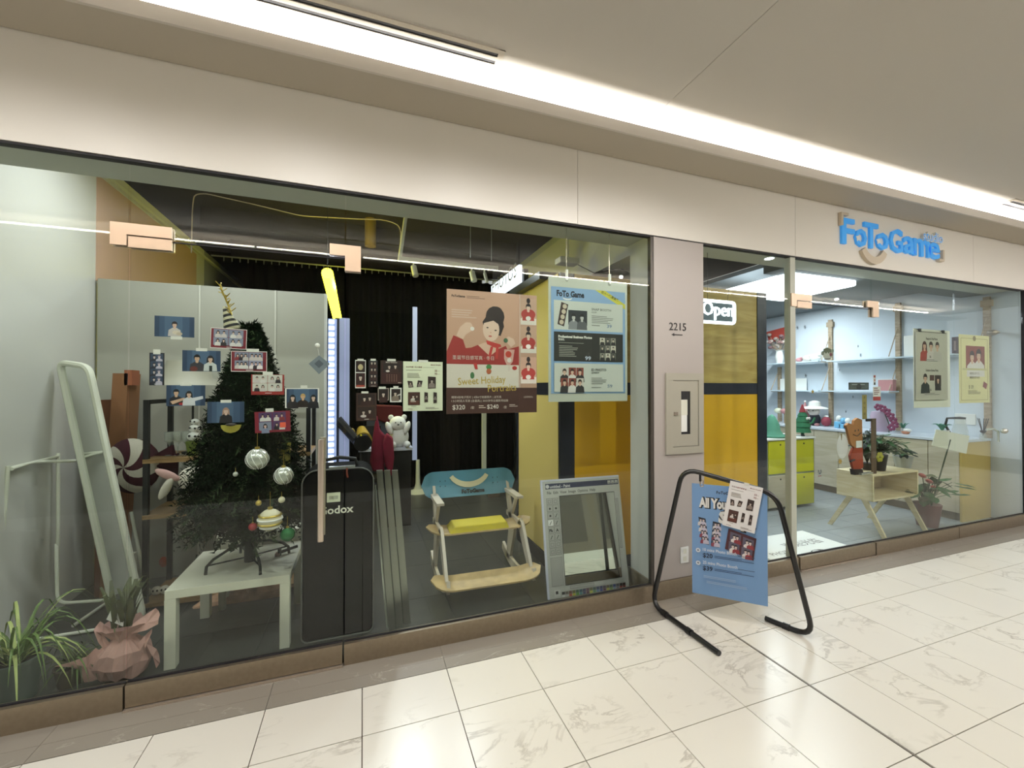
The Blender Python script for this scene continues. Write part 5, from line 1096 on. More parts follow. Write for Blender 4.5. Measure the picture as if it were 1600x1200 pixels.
# ================================================================ ROCKING CHAIR FROM SKATEBOARDS
M('deck_blue', '#5b93ac', .4); M('deck_ply', '#c2a97a', .5, noise=.2, nscale=12); M('chair_ply', '#c9c0b2', .5); M('pad_yellow', '#cdbd2e', .7)
def deck_outline(L, Wd, n=10):
    pts = []
    for k in range(n+1): a = -math.pi/2+math.pi*k/n; pts.append((L/2-Wd/2+Wd/2*math.cos(a), Wd/2*math.sin(a)))
    for k in range(n+1): a = math.pi/2+math.pi*k/n; pts.append((-L/2+Wd/2+Wd/2*math.cos(a), Wd/2*math.sin(a)))
    return pts
def deck(c, L, Wd, kick, tilt, mat, rotz=0, th=.012, nx=24):
    """skateboard deck with upturned ends: x along its length, tilted about x"""
    T = Matrix.Translation(c) @ Matrix.Rotation(rotz, 4, 'Z') @ Matrix.Rotation(tilt, 4, 'X'); b = MB(T); vs = []; fs = []
    def half(x):
        d = L/2-abs(x); r = Wd/2
        return r if d >= r else math.sqrt(max(0, r*r-(r-d)**2))
    for i in range(nx+1):
        x = -L/2+L*i/nx; x = math.copysign(abs(x)**.9*(L/2)**.1, x); hw = max(.002, half(x)); e = max(0, (abs(x)-L*.30))/(L*.20); up = kick*e*e
        for j in range(5): yy = -hw+2*hw*j/4; cup = .012*(abs(yy)/(Wd/2))**2 if kick else 0; vs += [(x, yy, up+cup), (x, yy, up+cup-th)]
    for i in range(nx):
        for j in range(4):
            a = (i*5+j)*2; b2 = ((i+1)*5+j)*2; fs += [(a, b2, b2+2, a+2), (a+1, a+3, b2+3, b2+1)]
        a = i*10; c2 = (i+1)*10; fs += [(a, a+1, c2+1, c2), (a+8, c2+8, c2+9, a+9)]
    for i in (0, nx):
        for j in range(4): a = (i*5+j)*2; fs.append((a, a+2, a+3, a+1))
    b.add(vs, fs, mat, True); return b, T
bc = aY(733, 754, 3.72); sc_ = aY(750, 824, 3.42); fc = aY(762, 905, 3.08)
rc = thing('rocking_chair', 'rocking chair built from skateboards with blue back, yellow pad and plywood sides', 'chair', (sc_.x, 3.45, 0))
b, T = deck(bc, .86, .23, .03, math.radians(78), 'deck_blue', .0); dk = b.build('backrest', rc)
b = MB(T); pts = []
for k in range(11): a = math.radians(205+k*13); pts.append((.0+.20*math.cos(a), .125+.165*math.sin(a)))
for k in range(10, -1, -1): a = math.radians(205+k*13); pts.append((.0+.165*math.cos(a), .125+.115*math.sin(a)))
b.add([(x+.0, y, .016) for x, y in pts], [(i, i+1, 20-i, 21-i) for i in range(10)], 'stripe_cream'); b.build('smile_print', dk, flat=True)
b = MB(T @ Matrix.Rotation(-math.pi/2, 4, 'X')); b.text('FoToGame', .03, -.017, -.088, .046, 'ink', 'c', 0, .06); b.build('lettering', dk, flat=True)
b = MB(T)
for sx in (-1, 1):
    for i in range(2):
        for j in range(2): cx0 = sx*(.22+.045*i); cy0 = .03-.045*j; b.add([(cx0+.005*math.cos(k), cy0+.005*math.sin(k), .0165) for k in range(6)], [tuple(range(6))], 'ink')
b.build('bolt', dk, flat=True)
b, T = deck(sc_, .90, .21, .05, math.radians(3), 'deck_ply', -.02); b.build('seat', rc)
Tp = T @ Matrix.Translation((-.02, 0, .004)); b = MB(Tp); b.hexa([(-.25, -.10, 0), (.25, -.10, 0), (.23, -.085, .055), (-.21, -.085, .055), (-.25, .10, 0), (.25, .10, 0), (.23, .085, .055), (-.21, .085, .055)], 'pad_yellow'); b.build('seat_pad', rc, bevel=.008)
b, T = deck(fc, .86, .20, .055, math.radians(8), 'deck_ply', -.03); b.build('footrest', rc)
# plywood side frames: rocker, upright, arm
for sgn in (-1, 1):
    X = sc_.x+sgn*.34; TS = Matrix(((0, 1, 0, X-.012), (1, 0, 0, 0), (0, 0, 1, 0), (0, 0, 0, 1)))
    b = MB(TS); pts = []
    for k in range(13): a = math.radians(238+k*56/12); pts.append((3.48+.86*math.cos(a), .90+.895*math.sin(a)))
    for k in range(12, -1, -1): a = math.radians(238+k*56/12); pts.append((3.48+.82*math.cos(a), .915+.835*math.sin(a)))
    dz = -min(p[1] for p in pts)
    b.prism([(p[0], p[1]+dz+.001) for p in pts], 0, .024, 'chair_ply'); b.build('rocker', rc)
    b = MB(TS); b.prism([(3.05, .10), (3.12, .10), (3.40, .44), (3.36, .50), (3.30, .48)], 0, .024, 'chair_ply'); b.build('front_leg', rc)
    b = MB(TS); b.prism([(3.62, .05), (3.70, .05), (3.62, .40), (3.76, .74), (3.71, .75), (3.54, .42), (3.46, .42)], 0, .024, 'chair_ply'); b.build('rear_leg', rc)
    b = MB(TS); b.prism([(3.32, .44), (3.70, .44), (3.70, .48), (3.32, .48)], .0, .024, 'chair_ply'); b.build('seat_rail', rc)
    b = MB(TS); b.prism([(3.40, .655), (3.73, .655), (3.73, .685), (3.36, .685), (3.36, .665)], -.02, .04, 'chair_ply').prism([(3.44, .66), (3.47, .66), (3.60, .48), (3.56, .48)], 0, .024, 'chair_ply'); b.build('armrest', rc)
# ================================================================ PAINT PROGRAM MIRROR
M('ui_grey', '#b1b1ab', .5); M('ui_edge', '#c2c4d6', .5)
PTL, PTR, PBL, PBR = aY(846, 753, 3.08), aY(966, 743, 3.04), aZ(859, 937, 0.0), aZ(984, 917, .0)
Uv = (PBR-PBL); Uv.z = 0; Vv = PBL-PTL; Uv = Uv.normalized()*((PTR-PTL).length+(PBR-PBL).length)/2
Vv = Vv-Uv.normalized()*Vv.dot(Uv.normalized()); O = PBL-Vv
s = Sheet(O, Uv, Vv, 'ui_grey', th=.018)
s.r('#1c2448', .035, .022, .985, .07); s.t('#e0e0e0', .09, .062, .036, 'untitled - Paint', 'l', .02, .95); s.e('#d8d8d8', .06, .047, .022)
for i in range(3): s.r('#b9b9b4', .84+.048*i, .03, .88+.048*i, .06); s.r('#222', .85+.048*i, .05, .872+.048*i, .055)
s.t('#2a2a2a', .05, .115, .035, 'File  Edit  View  Image  Options  Help', 'l', .01, .92)
icons = ['rect', 'rect', 'dot', 'drop', 'dot', 'line', 'pen', 'line', 'Pk', 'A', 'line', 'line', 'rect', 'rect', 'rect', 'rect']
for i in range(16):
    u0 = .035+.075*(i % 2); v0 = .15+.062*(i//2); s.r('#7e7e7a', u0, v0, u0+.072, v0+.058); s.r('#f2f2ee' if i == 6 else '#b4b4ae', u0+.004, v0+.003, u0+.068, v0+.054)
    ic = icons[i]
    if ic == 'rect': s.r('#7a7a78', u0+.018, v0+.016, u0+.055, v0+.044); s.r('#b4b4ae', u0+.022, v0+.019, u0+.051, v0+.041)
    elif ic in ('dot', 'drop'): s.e('#3a3a3a', u0+.037, v0+.03, .012)
    elif ic in ('line', 'pen'): s.q('#3a3a3a', [(u0+.02, v0+.045), (u0+.026, v0+.048), (u0+.05, v0+.016), (u0+.044, v0+.013)])
    else: s.t('#222', u0+.036, v0+.045, .035, ic, 'c', .04)
s.r('#9a9a96', .035, .66, .18, .90); s.r('#b1b1ab', .04, .663, .176, .897)
s.r('#3a3a3a', .195, .135, .915, .905); 
s.r('#c9c9c4', .92, .13, .965, .91); s.r('#8a8a86', .925, .20, .96, .65); s.r('#b4b4ae', .929, .203, .957, .645)
s.r('#c9c9c4', .2, .91, .91, .945); s.r('#7a7a76', .25, .914, .55, .94); s.r('#b4b4ae', .254, .917, .546, .937)
s.r('#d8d8d2', .06, .93, .13, .985); s.r('#151515', .075, .94, .105, .965)
pal = ['#1a1a1a', '#6a6258', '#6a3a2e', '#6a6a2e', '#2e5a3a', '#2e5a6a', '#2a2e5a', '#5a2e4a', '#6a6a3e', '#2e4a4a', '#2e3e6a', '#26306a', '#4a3e5a', '#5a4e3a', '#3a5a4a', '#2a4a8e', '#1a2238', '#222', '#331a1a']
pal2 = ['#e0e0dc', '#c0c0bc', '#b5442e', '#d0c83a', '#5a9a3a', '#5a9aa0', '#2e3a6a', '#5a2e4a', '#d8d86a', '#6aa07a', '#7a9ac0', '#3a4a9a', '#6a3a5a', '#d8d05a', '#8aaa6a', '#9ab0d0', '#7a7a8a', '#9a3030', '#7a1a1a']
for i in range(19):
    u0 = .145+.0425*i; s.r('#8a8a86', u0, .952, u0+.040, .978); s.r(pal[i], u0+.003, .954, u0+.037, .975); s.r(pal2[i], u0+.003, .9775, u0+.037, .9965)
t = s.done('paint_window_mirror', 'mirror framed like a retro untitled Paint window, leaning beside the yellow booth', 'mirror')
MB(s.T).box(s.X(.2), -.0045, s.Z(.90), s.X(.91), -.0035, s.Z(.14), mirrormat()).build('mirror_glass', t)
MB(s.T).box(-.014, 0, -s.H, 0, .018, .0, 'ui_edge').box(-.014, 0, 0, s.W, .018, .012, 'ui_edge').build('edge_trim', t)
bk = s.T @ Vector((s.W/2, .02, -s.H*.25)); MB().tube([bk, (bk.x, bk.y+.06, bk.z-.4)], .012, 'ui_grey', 6).build('rear_strut', t)
# ================================================================ THINGS DEEPER IN THE STUDIO
M('plush_bright', '#e6e6e2', .95, bump=.4, nscale=70); M('red_cloth', '#7d1030', .85, noise=.25, nscale=12, bump=.4); M('red_dark', '#5a0c10', .8); M('table_white', '#d5d8e6', .5)
q = aY(625, 700, 5.0); tzz = q.z
t = thing('white_table', 'small white topped table with black body holding the white bear', 'table', (q.x, 5.1, 0))
MB().box(aY(603, 700, 5.0).x, 5.0, tzz-.03, aY(645, 700, 5.0).x, 5.5, tzz, 'table_white').build('tabletop', t)
MB().box(aY(606, 700, 5.0).x, 5.05, 0, aY(643, 700, 5.0).x, 5.45, tzz-.03, 'black').build('cabinet_body', t)
q = aY(624, 695, 5.08); x, y, z = q.x, 5.10, tzz
t = thing('bear_plush', 'white seated bear plush covering its cheeks with its paws', 'plush', (x, y, z))
MB().ell((x, y, z+.12), .11, .09, .125, 'plush_bright', 16, 10).build('body', t); hd_ = MB().ell((x-.02, y-.03, z+.28), .095, .085, .085, 'plush_bright', 16, 10).build('head', t)
for sg in (-1, 1):
    MB().ell((x-.02+sg*.075, y-.01, z+.35), .032, .02, .032, 'plush_bright', 10, 6).build('ear', t)
    MB().ell((x-.02+sg*.10, y-.08, z+.23), .035, .035, .08, 'plush_bright', 10, 8, R=Matrix.Rotation(sg*.35, 3, 'Y')).build('arm', t)
    MB().ell((x+sg*.08, y-.10, z+.04), .04, .06, .038, 'plush_bright', 10, 8).build('leg', t)
    MB().ell((x-.02+sg*.03, y-.112, z+.295), .008, .005, .008, 'black', 6, 4).build('eye', hd_)
MB().ell((x-.02, y-.113, z+.27), .012, .006, .008, 'black', 6, 4).build('nose', hd_)
# dark red garments
q = aY(590, 650, 4.85)
def cloth(name, label, outline, Y, mat, loc):
    b = MB(); pts = [aY(x_, y_, Y) for x_, y_ in outline]; n = len(pts); rr = random.Random(len(label))
    fr = [(p.x, p.z) for p in pts]; b.prism(fr, Y-.03, Y+.05, mat); o = b.build(name, bevel=.02); return tag(o, label, 'fabric')
t = thing('studio_chair', 'simple black chair draped with the crimson jacket behind the case', 'chair', (q.x, 5.0, 0))
zs_ = aY(590, 735, 4.95).z
MB().box(q.x-.18, 4.98, zs_-.14, q.x+.04, 5.28, zs_-.10, 'black').build('seat', t); MB().box(q.x-.16, 4.99, zs_, q.x+.04, 5.01, aY(592, 665, 5.0).z, 'black').build('backrest', t)
for sx in (-.17, .01):
    for sy in (4.985, 5.24): MB().box(q.x+sx, sy, 0, q.x+sx+.025, sy+.025, zs_-.14 if sy > 5 else zs_+.05, 'black').build('leg', t)
t = thing('red_jacket', 'dark crimson jacket hanging over a black chair left of the white bear', 'clothing', (q.x, 4.9, zs_))
def cl(name, outline, Y, mat):
    pts = [aY(x_, y_, Y) for x_, y_ in outline]; MB().prism([(p.x, p.z) for p in pts], Y-.03, Y+.045, mat).build(name, t, bevel=.02)
cl('jacket_body', [(589, 648), (594, 672), (612, 690), (602, 700), (600, 737), (582, 736), (578, 720), (581, 694), (585, 665)], 4.93, 'red_cloth')
cl('sleeve', [(598, 690), (604, 676), (614, 684), (616, 715), (612, 745), (602, 728), (599, 708)], 4.87, 'red_cloth')
cloth('red_fabric', 'folded dark red fabric over the blue grey board, behind the vintage prints', [(584, 632), (628, 634), (630, 650), (605, 662), (588, 655)], 5.27, 'red_dark', q)
q = aY(572, 678, 4.7); t = thing('yellow_roll', 'yellow and black rolled light cone lying beside the case', 'lamp', q)
a_, c_ = aY(558, 662, 4.9), aY(572, 688, 4.6); MB().cyl(aY(565, 672, 4.95), aY(568, 688, 4.55), .05, K('#a3862a'), 16, r2=.085).build('cone', t); MB().cyl(aY(566, 690, 4.54), aY(567, 693, 4.50), .088, 'black_gloss', 16).build('lens_ring', t); MB().ell(aY(549, 676, 4.8), .04, .04, .05, K('#8e7a24'), 10, 7).build('grip', t)
q = aY(570, 702, 4.6); t = thing('small_white_stool', 'small white topped stool under the yellow cone', 'stool', (q.x, 4.65, 0))
MB().box(aY(560, 700, 4.55).x, 4.55, q.z-.02, aY(580, 700, 4.55).x, 4.85, q.z+.012, 'table_white').build('seat', t)
for sx in (0, 1):
    for sy in (0, 1): MB().box(aY(562+sx*13, 700, 4.6).x, 4.57+.22*sy, 0, aY(565+sx*13, 700, 4.6).x, 4.60+.22*sy, q.z-.02, 'black').build('leg', t)
tag(MB().box(aY(573, 655, 5.3).x, 5.3, aY(573, 700, 5.3).z-.5, aY(606, 655, 5.3).x, 5.34, aY(573, 634, 5.3).z, K('#565a6c')).box(aY(575, 700, 5.3).x, 5.3, 0, aY(578, 700, 5.3).x, 5.33, aY(573, 700, 5.3).z-.5, 'black').box(aY(601, 700, 5.3).x, 5.3, 0, aY(604, 700, 5.3).x, 5.33, aY(573, 700, 5.3).z-.5, 'black').build('grey_board'), 'blue grey board standing behind the red jackets', 'board')
q = aZ(628, 757, 0); tag(MB().hexa([(q.x-.12, q.y-.05, 0), (q.x+.1, q.y-.1, 0), (q.x+.12, q.y-.06, .10), (q.x-.1, q.y-.02, .10), (q.x-.1, q.y+.12, 0), (q.x+.12, q.y+.08, 0), (q.x+.13, q.y+.1, .10), (q.x-.08, q.y+.13, .10)], 'wrap_tan').build('open_carton'), 'small open cardboard carton on the floor behind the stands', 'box')
a_ = aY(754, 600, 6.3); c_ = aY(760, 600, 6.3)
tag(MB().box(a_.x, 6.3, 0, c_.x, 6.36, 1.5, 'offwhite').build('white_post'), 'narrow white upright board behind the blue skateboard back', 'post')
a_ = aY(765, 600, 5.9); c_ = aY(781, 600, 5.9)
tag(MB().box(a_.x, 5.9, 0, c_.x, 6.0, aY(770, 738, 5.9).z, K('#6e5c48')).build('brown_crate'), 'small brown crate behind the chair armrest', 'box')
# ================================================================ RIGHT SHOP
M('neon_back', '#4a565c', .6)
a, c = aY(1058, 463, 2.80), aY(1149, 508, 2.80)
t = thing('open_sign', 'glowing white neon Open sign with rounded border behind the pillar', 'sign', ((a.x+c.x)/2, 2.8, c.z))
MB().box(a.x, 2.806, c.z, c.x, 2.812, a.z, 'neon_back').build('backing', t)
m_ = .012; rg = [Vector(p) for p in ((a.x+m_, 2.8, c.z+m_), (a.x+m_, 2.8, a.z-m_), (c.x-m_, 2.8, a.z-m_), (c.x-m_, 2.8, c.z+m_))]; ring = []
for i in range(4):
    A, B, D_ = rg[i-1], rg[i], rg[(i+1) % 4]; p, q = B+(A-B).normalized()*.03, B+(D_-B).normalized()*.03
    for k in range(5): u = k/4; ring.append(p.lerp(B, u).lerp(B.lerp(q, u), u))
MB().tube(ring, .014, 'neon', 8, True).build('neon_border', t)
w_ = c.x-a.x; h_ = a.z-c.z
MB().text('Open', c.x-.032, 2.80, c.z+h_*.34, h_*.80, 'neon', 'r', .012, .0, .92).build('neon_word', t)
MB().cyl((c.x-.08, 2.81, a.z), (c.x-.06, 2.81, a.z+.12), .002, 'black', 4).cyl((c.x-.3, 2.81, a.z), (c.x-.3, 2.81, 2.77), .002, 'black', 4).build('cord', t)
# square lamp panel
M('lamp_face', '#ffffff', .5, emit=4.5, ecol='#eef4ff')
t = thing('ceiling_lamp_panel', 'large glowing white square lamp hung below the shop ceiling', 'lamp', (4.6, 3.45, 2.72))
MB().box(4.10, 3.05, 2.728, 5.10, 3.93, 2.80, 'lamp_face').build('diffuser', t, bevel=.02); MB().tube([(4.55, 3.3, 2.80), (4.52, 3.3, 2.9), (4.45, 3.3, 2.97)], .008, 'white', 6).build('cord', t)
MB().box(4.4, 3.2, 2.80, 4.8, 3.7, 2.81, 'steel').build('mount_plate', t)
# counter along the right wall
CX = 6.76; WY0, WY1 = 2.93, 6.9; CZ = .985
t = thing('counter_cabinet', 'long pale wood base cabinets along the white wall of the shop', 'cabinet', (7.07, 4.9, 0))
MB().box(CX+.02, WY0+.02, .1, 7.38, WY1, CZ-.035, 'cabinet').build('body', t); MB().box(CX+.06, WY0+.06, 0, 7.38, WY1, .1, M('kick', '#6e604c', .6)).build('kick_board', t)
MB().box(CX+.0, WY0, .0, 7.38, WY0+.02, CZ-.035, M('end_wood', '#c3a960', .5)).build('end_panel', t)
ys = [WY0+.02]+[aX(x_, 740, CX).y for x_ in (1505, 1450, 1398, 1354, 1310, 1272, 1240)]+[WY1]
ys = sorted(y for y in ys if y >= WY0)
for i in range(len(ys)-1):
    if ys[i+1]-ys[i] > .05: MB().box(CX, ys[i]+.004, .105, CX+.019, ys[i+1]-.004, CZ-.04, 'cabinet').build('door', t, bevel=.002)
M('counter_white', '#d2d9e2', .25)
tag(MB().box(CX-.015, WY0-.01, CZ-.033, 7.384, WY1, CZ, 'counter_white').build('worktop', bevel=.003), 'white worktop running along the cabinets of the right shop', 'worktop')
def cx(px_, py_, X): return aX(px_, py_, X)
# wall shelves on wooden ladder brackets
M('glass_shelf', '#c6d6df', .15)
wz = {}
for nm, z, ya_, yb_, lab in (('upper', 2.055, 4.85, 5.85, 'short upper shelf at the back of the white wall'), ('upper', 2.045, 3.15, 4.72, 'long upper shelf on the white wall'), ('lower', 1.56, 4.85, 5.85, 'short lower shelf at the back of the white wall'), ('lower', 1.56, 3.85, 4.80, 'lower shelf on the white wall, right of the star')):
    tag(MB().box(7.12, ya_, z-.012, 7.36, yb_, z+.008, 'glass_shelf').build('wall_shelf', bevel=.003), 'pale '+lab, 'shelf', 'wall shelves of the right shop')
wood('bracket_wood', '#b7a58c', '#8f7c62', 4)
for px_, ztop, zbot, w in ((1218, 2.0, CZ, 'farthest, beside the dried flowers'), (1298, 2.75, CZ, 'behind the animal face decal'), (1404, 2.85, CZ, 'in the middle of the wall'), (1543, 2.75, CZ, 'nearest, behind the yellow cream poster')):
    p = cx(px_, 600, 7.36); t = thing('shelf_bracket', 'upright wooden shelf bracket with slanted wires, '+w, 'bracket', (7.36, p.y, CZ+.002), 'wooden shelf brackets')
    MB().box(7.345, p.y-.03, CZ+.002, 7.383, p.y+.03, ztop, 'bracket_wood').build('upright', t)
    for z in (2.055, 1.56):
        if z < ztop-.05: MB().cyl((7.36, p.y, z+.45 if z+.45 < ztop else ztop-.03), (7.14, p.y+.0, z+.01), .007, 'bracket_wood', 6).cyl((7.34, p.y, z-.02), (7.14, p.y, z-.014), .008, 'bracket_wood', 6).build('stay', t)
    if ztop > 2.5: MB().box(7.335, p.y-.05, ztop-.12, 7.386, p.y+.05, ztop-.04, 'bracket_wood').build('top_block', t)
q = cx(1557, 520, 7.2); t = thing('wall_spot', 'small grey swivel lamp on the nearest shelf bracket', 'lamp', (7.25, q.y, q.z)); MB().cyl((7.36, q.y+.05, q.z+.02), (7.15, q.y, q.z), .02, 'steel', 8).ell((7.12, q.y, q.z), .05, .05, .035, 'steel', 10, 7).build('head', t)
# cubby with yellow doors
M('lime_door', '#c7c522', .4); M('cubby_grey', '#8f968a', .5)
Yq = 4.03; X0, X1 = aY(1199, 690, Yq).x, aY(1273, 690, Yq).x; xm = (X0+X1)/2+.02; zt = .94
t = thing('cubby_cabinet', 'low cabinet of four cubes with lime yellow doors and white top', 'cabinet', ((X0+X1)/2, 4.25, 0))
MB().box(X0, Yq+.012, .03, X1, 4.5, zt-.02, 'cubby_grey').build('carcass', t)
for (a_, b_, c_, d_, m) in ((X0+.02, .48, xm-.015, zt-.03, 'lime_door'), (xm+.015, .48, X1-.02, zt-.03, 'lime_door'), (xm+.015, .04, X1-.02, .455, 'lime_door'), (X0+.02, .04, xm-.015, .455, 'cabinet')):
    dr = MB().box(a_, Yq, c_ if False else b_, c_, Yq+.012, d_, m).build('door', t, bevel=.002)
    MB().cyl(((a_+c_)/2, Yq-.004, d_-.05), ((a_+c_)/2, Yq+.001, d_-.05), .011, 'ink', 10).build('finger_hole', dr)
MB().box(X0-.01, Yq-.01, zt-.018, X1+.01, 4.5, zt+.002, 'white').build('top', t)
M('mint', '#4f8a72', .8); M('felt_green', '#2a6a48', .85); M('felt_red', '#8e3038', .8)
q = aY(1206, 690, 4.2); t = thing('mint_hat', 'mint green knitted hat stack on the lime yellow cabinet', 'hat', (q.x, 4.2, zt))
MB().lathe([(.16, 0), (.15, .03), (.13, .05), (.10, .10), (.09, .18), (.04, .28), (0, .31)], (q.x, 4.2, zt+.003), 'mint', 20, False).build('crown', t); MB().lathe([(.17, 0), (.18, .02), (.16, .04)], (q.x, 4.2, zt+.003), 'mint', 20, False).build('brim', t)
q = aY(1254, 684, 4.15); t = thing('green_tree_figure', 'green felt tree figure with red pointed cap on the lime yellow cabinet', 'figurine', (q.x, 4.15, zt))
MB().lathe([(.02, .0), (.02, .05), (.10, .05), (.09, .09), (.085, .12), (.10, .13), (.075, .19), (.085, .20), (.055, .27), (.06, .28), (.02, .36)], (q.x, 4.15, zt+.003), 'felt_green', 14, False).build('body', t)
MB().lathe([(.04, .33), (.035, .35), (.01, .43), (0, .44)], (q.x, 4.15, zt+.003), 'felt_red', 12, False).build('cap', t); MB().ell((q.x-.02, 4.07, zt+.25), .02, .01, .02, 'white', 8, 6).ell((q.x+.025, 4.07, zt+.25), .02, .01, .02, 'white', 8, 6).build('eyes', t)
MB().tube([(q.x+.08, 4.13, zt+.15), (q.x+.13, 4.1, zt+.19), (q.x+.15, 4.08, zt+.26)], .014, 'felt_green', 6).tube([(q.x-.05, 4.12, zt+.03), (q.x-.05, 4.1, zt+.003)], .02, 'black', 6).build('arm', t)
# things standing on the worktop
def wt(px_, X=7.1): p = aX(px_, 665, X); return Vector((X, p.y, CZ+.001))
M('pinkish', '#c08a8c', .8); M('doll_cream', '#d9cfc4', .8); M('denim', '#2c303c', .8); M('orchid', '#7d3a58', .6); M('lilac', '#b3a0b4', .4); M('water_blue', '#6fb0d4', .4); M('red_plush', '#8e3a48', .8)
p = wt(1273); t = thing('doll', 'cream doll with wide hat and dark dungarees on the worktop', 'doll', p); x, y, z = p
MB().ell((x, y, z+.10), .07, .09, .11, 'denim', 12, 8).build('dungarees', t); MB().ell((x-.02, y, z+.24), .075, .095, .08, 'doll_cream', 14, 9).build('head', t)
MB().lathe([(.19, 0), (.17, .02), (.09, .04), (.08, .11), (.03, .13), (0, .135)], (x, y, z+.28), 'white', 20, False).build('hat', t)
for s_ in (-1, 1): MB().ell((x-.03, y+s_*.06, z+.02), .05, .035, .025, 'pinkish', 8, 6).build('shoe', t); MB().ell((x-.09, y+s_*.035, z+.25), .008, .01, .012, 'black', 6, 4).build('eye', t)
p = wt(1291); t = thing('strawberry_plush', 'small red round plush beside the doll', 'plush', p); x, y, z = p; MB().ell((x, y, z+.08), .07, .07, .08, 'red_plush', 12, 8).build('body', t); MB().ell((x, y, z+.16), .025, .04, .02, 'white', 8, 6).build('tuft', t)
p = wt(1258, 7.2); t = thing('pink_plush', 'small pinkish plush with pointed cap behind the green tree figure', 'plush', p); x, y, z = p; MB().lathe([(.07, 0), (.08, .08), (.06, .2), (.03, .28), (.01, .38)], (x, y, z), 'pinkish', 12).build('body', t); MB().ell((x, y, z+.39), .02, .02, .02, 'white', 8, 5).build('pompom', t)
for i, (px_, w_) in enumerate(((1311, 'left'), (1318, 'middle'), (1325, 'right'))):
    p = wt(px_, 7.0); t = thing('blue_trinket', w_+' one of three small blue and white trinkets on the worktop', 'trinket', p, 'blue trinkets on the worktop'); x, y, z = p
    MB().box(x-.04, y-.05, z, x+.04, y+.05, z+.07+.03*(i == 0), 'water_blue').build('base', t, bevel=.01); MB().ell((x, y, z+.12+.03*(i == 0)), .045, .04, .045, 'white' if i != 1 else 'water_blue', 10, 7).build('top', t)
for i, px_ in enumerate((1216, 1226)):
    p = wt(px_, 7.1); t = thing('artificial_bloom', ('cream', 'pink')[i]+' round flower on a short stem at the back of the worktop', 'flower', p); x, y, z = p
    MB().cyl((x, y, z), (x, y, z+.16), .012, 'bracket_wood', 6).build('stem', t); MB().ell((x, y, z+.21), .07, .065, .05, 'paper_cream' if i == 0 else 'pinkish', 10, 7).build('bloom', t)
p = wt(1374, 7.05); t = thing('lilac_vase', 'pale lilac round topped box on the worktop under the orchid', 'vase', p); x, y, z = p; MB().lathe([(.10, 0), (.105, .22), (.09, .28), (0, .30)], (x, y, z), 'lilac', 20, False).build('body', t)
p = wt(1389, 6.95); t = thing('purple_orchid', 'arching purple orchid spray over the worktop', 'plant', p); x, y, z = p
A = [aX(*v, 6.95) for v in ((1391, 671), (1389, 660), (1398, 655))]
st = [aX(px_, py_, 6.9) for px_, py_ in ((1381, 762), (1370, 700), (1363, 645), (1370, 636), (1380, 634), (1392, 642), (1398, 655), (1397, 668))]
rr = random.Random(3)
MB().tube([(x, y, z), (x, y, z+.12), aX(1380, 640, 6.95), aX(1392, 645, 6.93), aX(1398, 660, 6.92)], .006, 'trunk', 6).build('stem', t)
for px_, py_ in ((1372, 636), (1379, 638), (1386, 643), (1392, 650), (1396, 657), (1398, 664), (1393, 668)):
    c0 = aX(px_, py_, 6.92); b = MB()
    for k in range(5): a = k*1.257; b.ell(c0+Vector((0, .03*math.cos(a), .03*math.sin(a))), .01, .024, .024, 'orchid', 8, 5)
    b.build('blossom', t)
p = wt(1415, 6.95); t = thing('orange_dish', 'small dish with white and orange pieces on the worktop', 'dish', p); x, y, z = p; MB().lathe([(.03, 0), (.05, .03), (.048, .034), (0, .02)], (x, y, z), M('orange_dish', '#c98a6a', .5), 14, False).build('bowl', t); MB().ell((x, y-.02, z+.05), .03, .05, .025, 'white', 8, 5).build('petals', t)
p = wt(1411, 7.15); t = thing('air_plant', 'small grey leafed plant on the worktop behind the dish', 'plant', p); x, y, z = p; b = MB()
for k in range(8): blade(b, (x, y, z+.04), k*.8, .10, .012, 1.2, 'mint', .4, 4)
b.build('leaf', t, flat=True); MB().cyl((x, y, z), (x, y, z+.06), .025, 'white', 10).build('pot', t)
p = wt(1472, 6.95); t = thing('small_succulent', 'pale green succulent in a white cup left of the kettle', 'plant', p); x, y, z = p
MB().lathe([(.05, 0), (.07, .09), (.062, .09), (0, .08)], (x, y, z), 'white', 16, False).build('pot', t); 
for k in range(10): b = MB(); blade(b, (x, y, z+.08), k*.63, .13, .02, 1.0, 'mint', .5, 4); b.build('leaf', t, flat=True)
p = wt(1500, 6.98); t = thing('gooseneck_kettle', 'black and clear coffee kettle on the worktop near the window', 'kettle', p); x, y, z = p
MB().lathe([(.075, 0), (.075, .02), (0, .02)], (x, y, z), 'black', 18, False).build('base', t); MB().lathe([(.07, .022), (.072, .10), (.05, .20), (.052, .24)], (x, y, z), 'clear', 18, False).build('jug', t); MB().lathe([(.05, .24), (.055, .26), (0, .27)], (x, y, z), 'black', 18, False).build('lid', t)
MB().tube([(x, y+.04, z+.25), (x, y+.12, z+.24), (x, y+.14, z+.15), (x, y+.08, z+.03)], .014, 'black', 8).build('handle', t)
p = wt(1536, 6.98); t = thing('reed_diffuser', 'black reed diffuser with five dark sticks at the near worktop end', 'diffuser', p); x, y, z = p
MB().lathe([(.03, 0), (.032, .06), (.012, .09), (.014, .11)], (x, y, z), 'clear', 14).build('bottle', t)
for k in range(5): MB().cyl((x, y, z+.06), (x+.02*math.cos(k*1.3), y+.05*math.sin(k*1.3), z+.26), .004, 'black', 5).build('reed', t)
MB().lathe([(.02, .09), (.03, .11), (.02, .12)], (x, y, z), 'black', 12).build('collar', t)
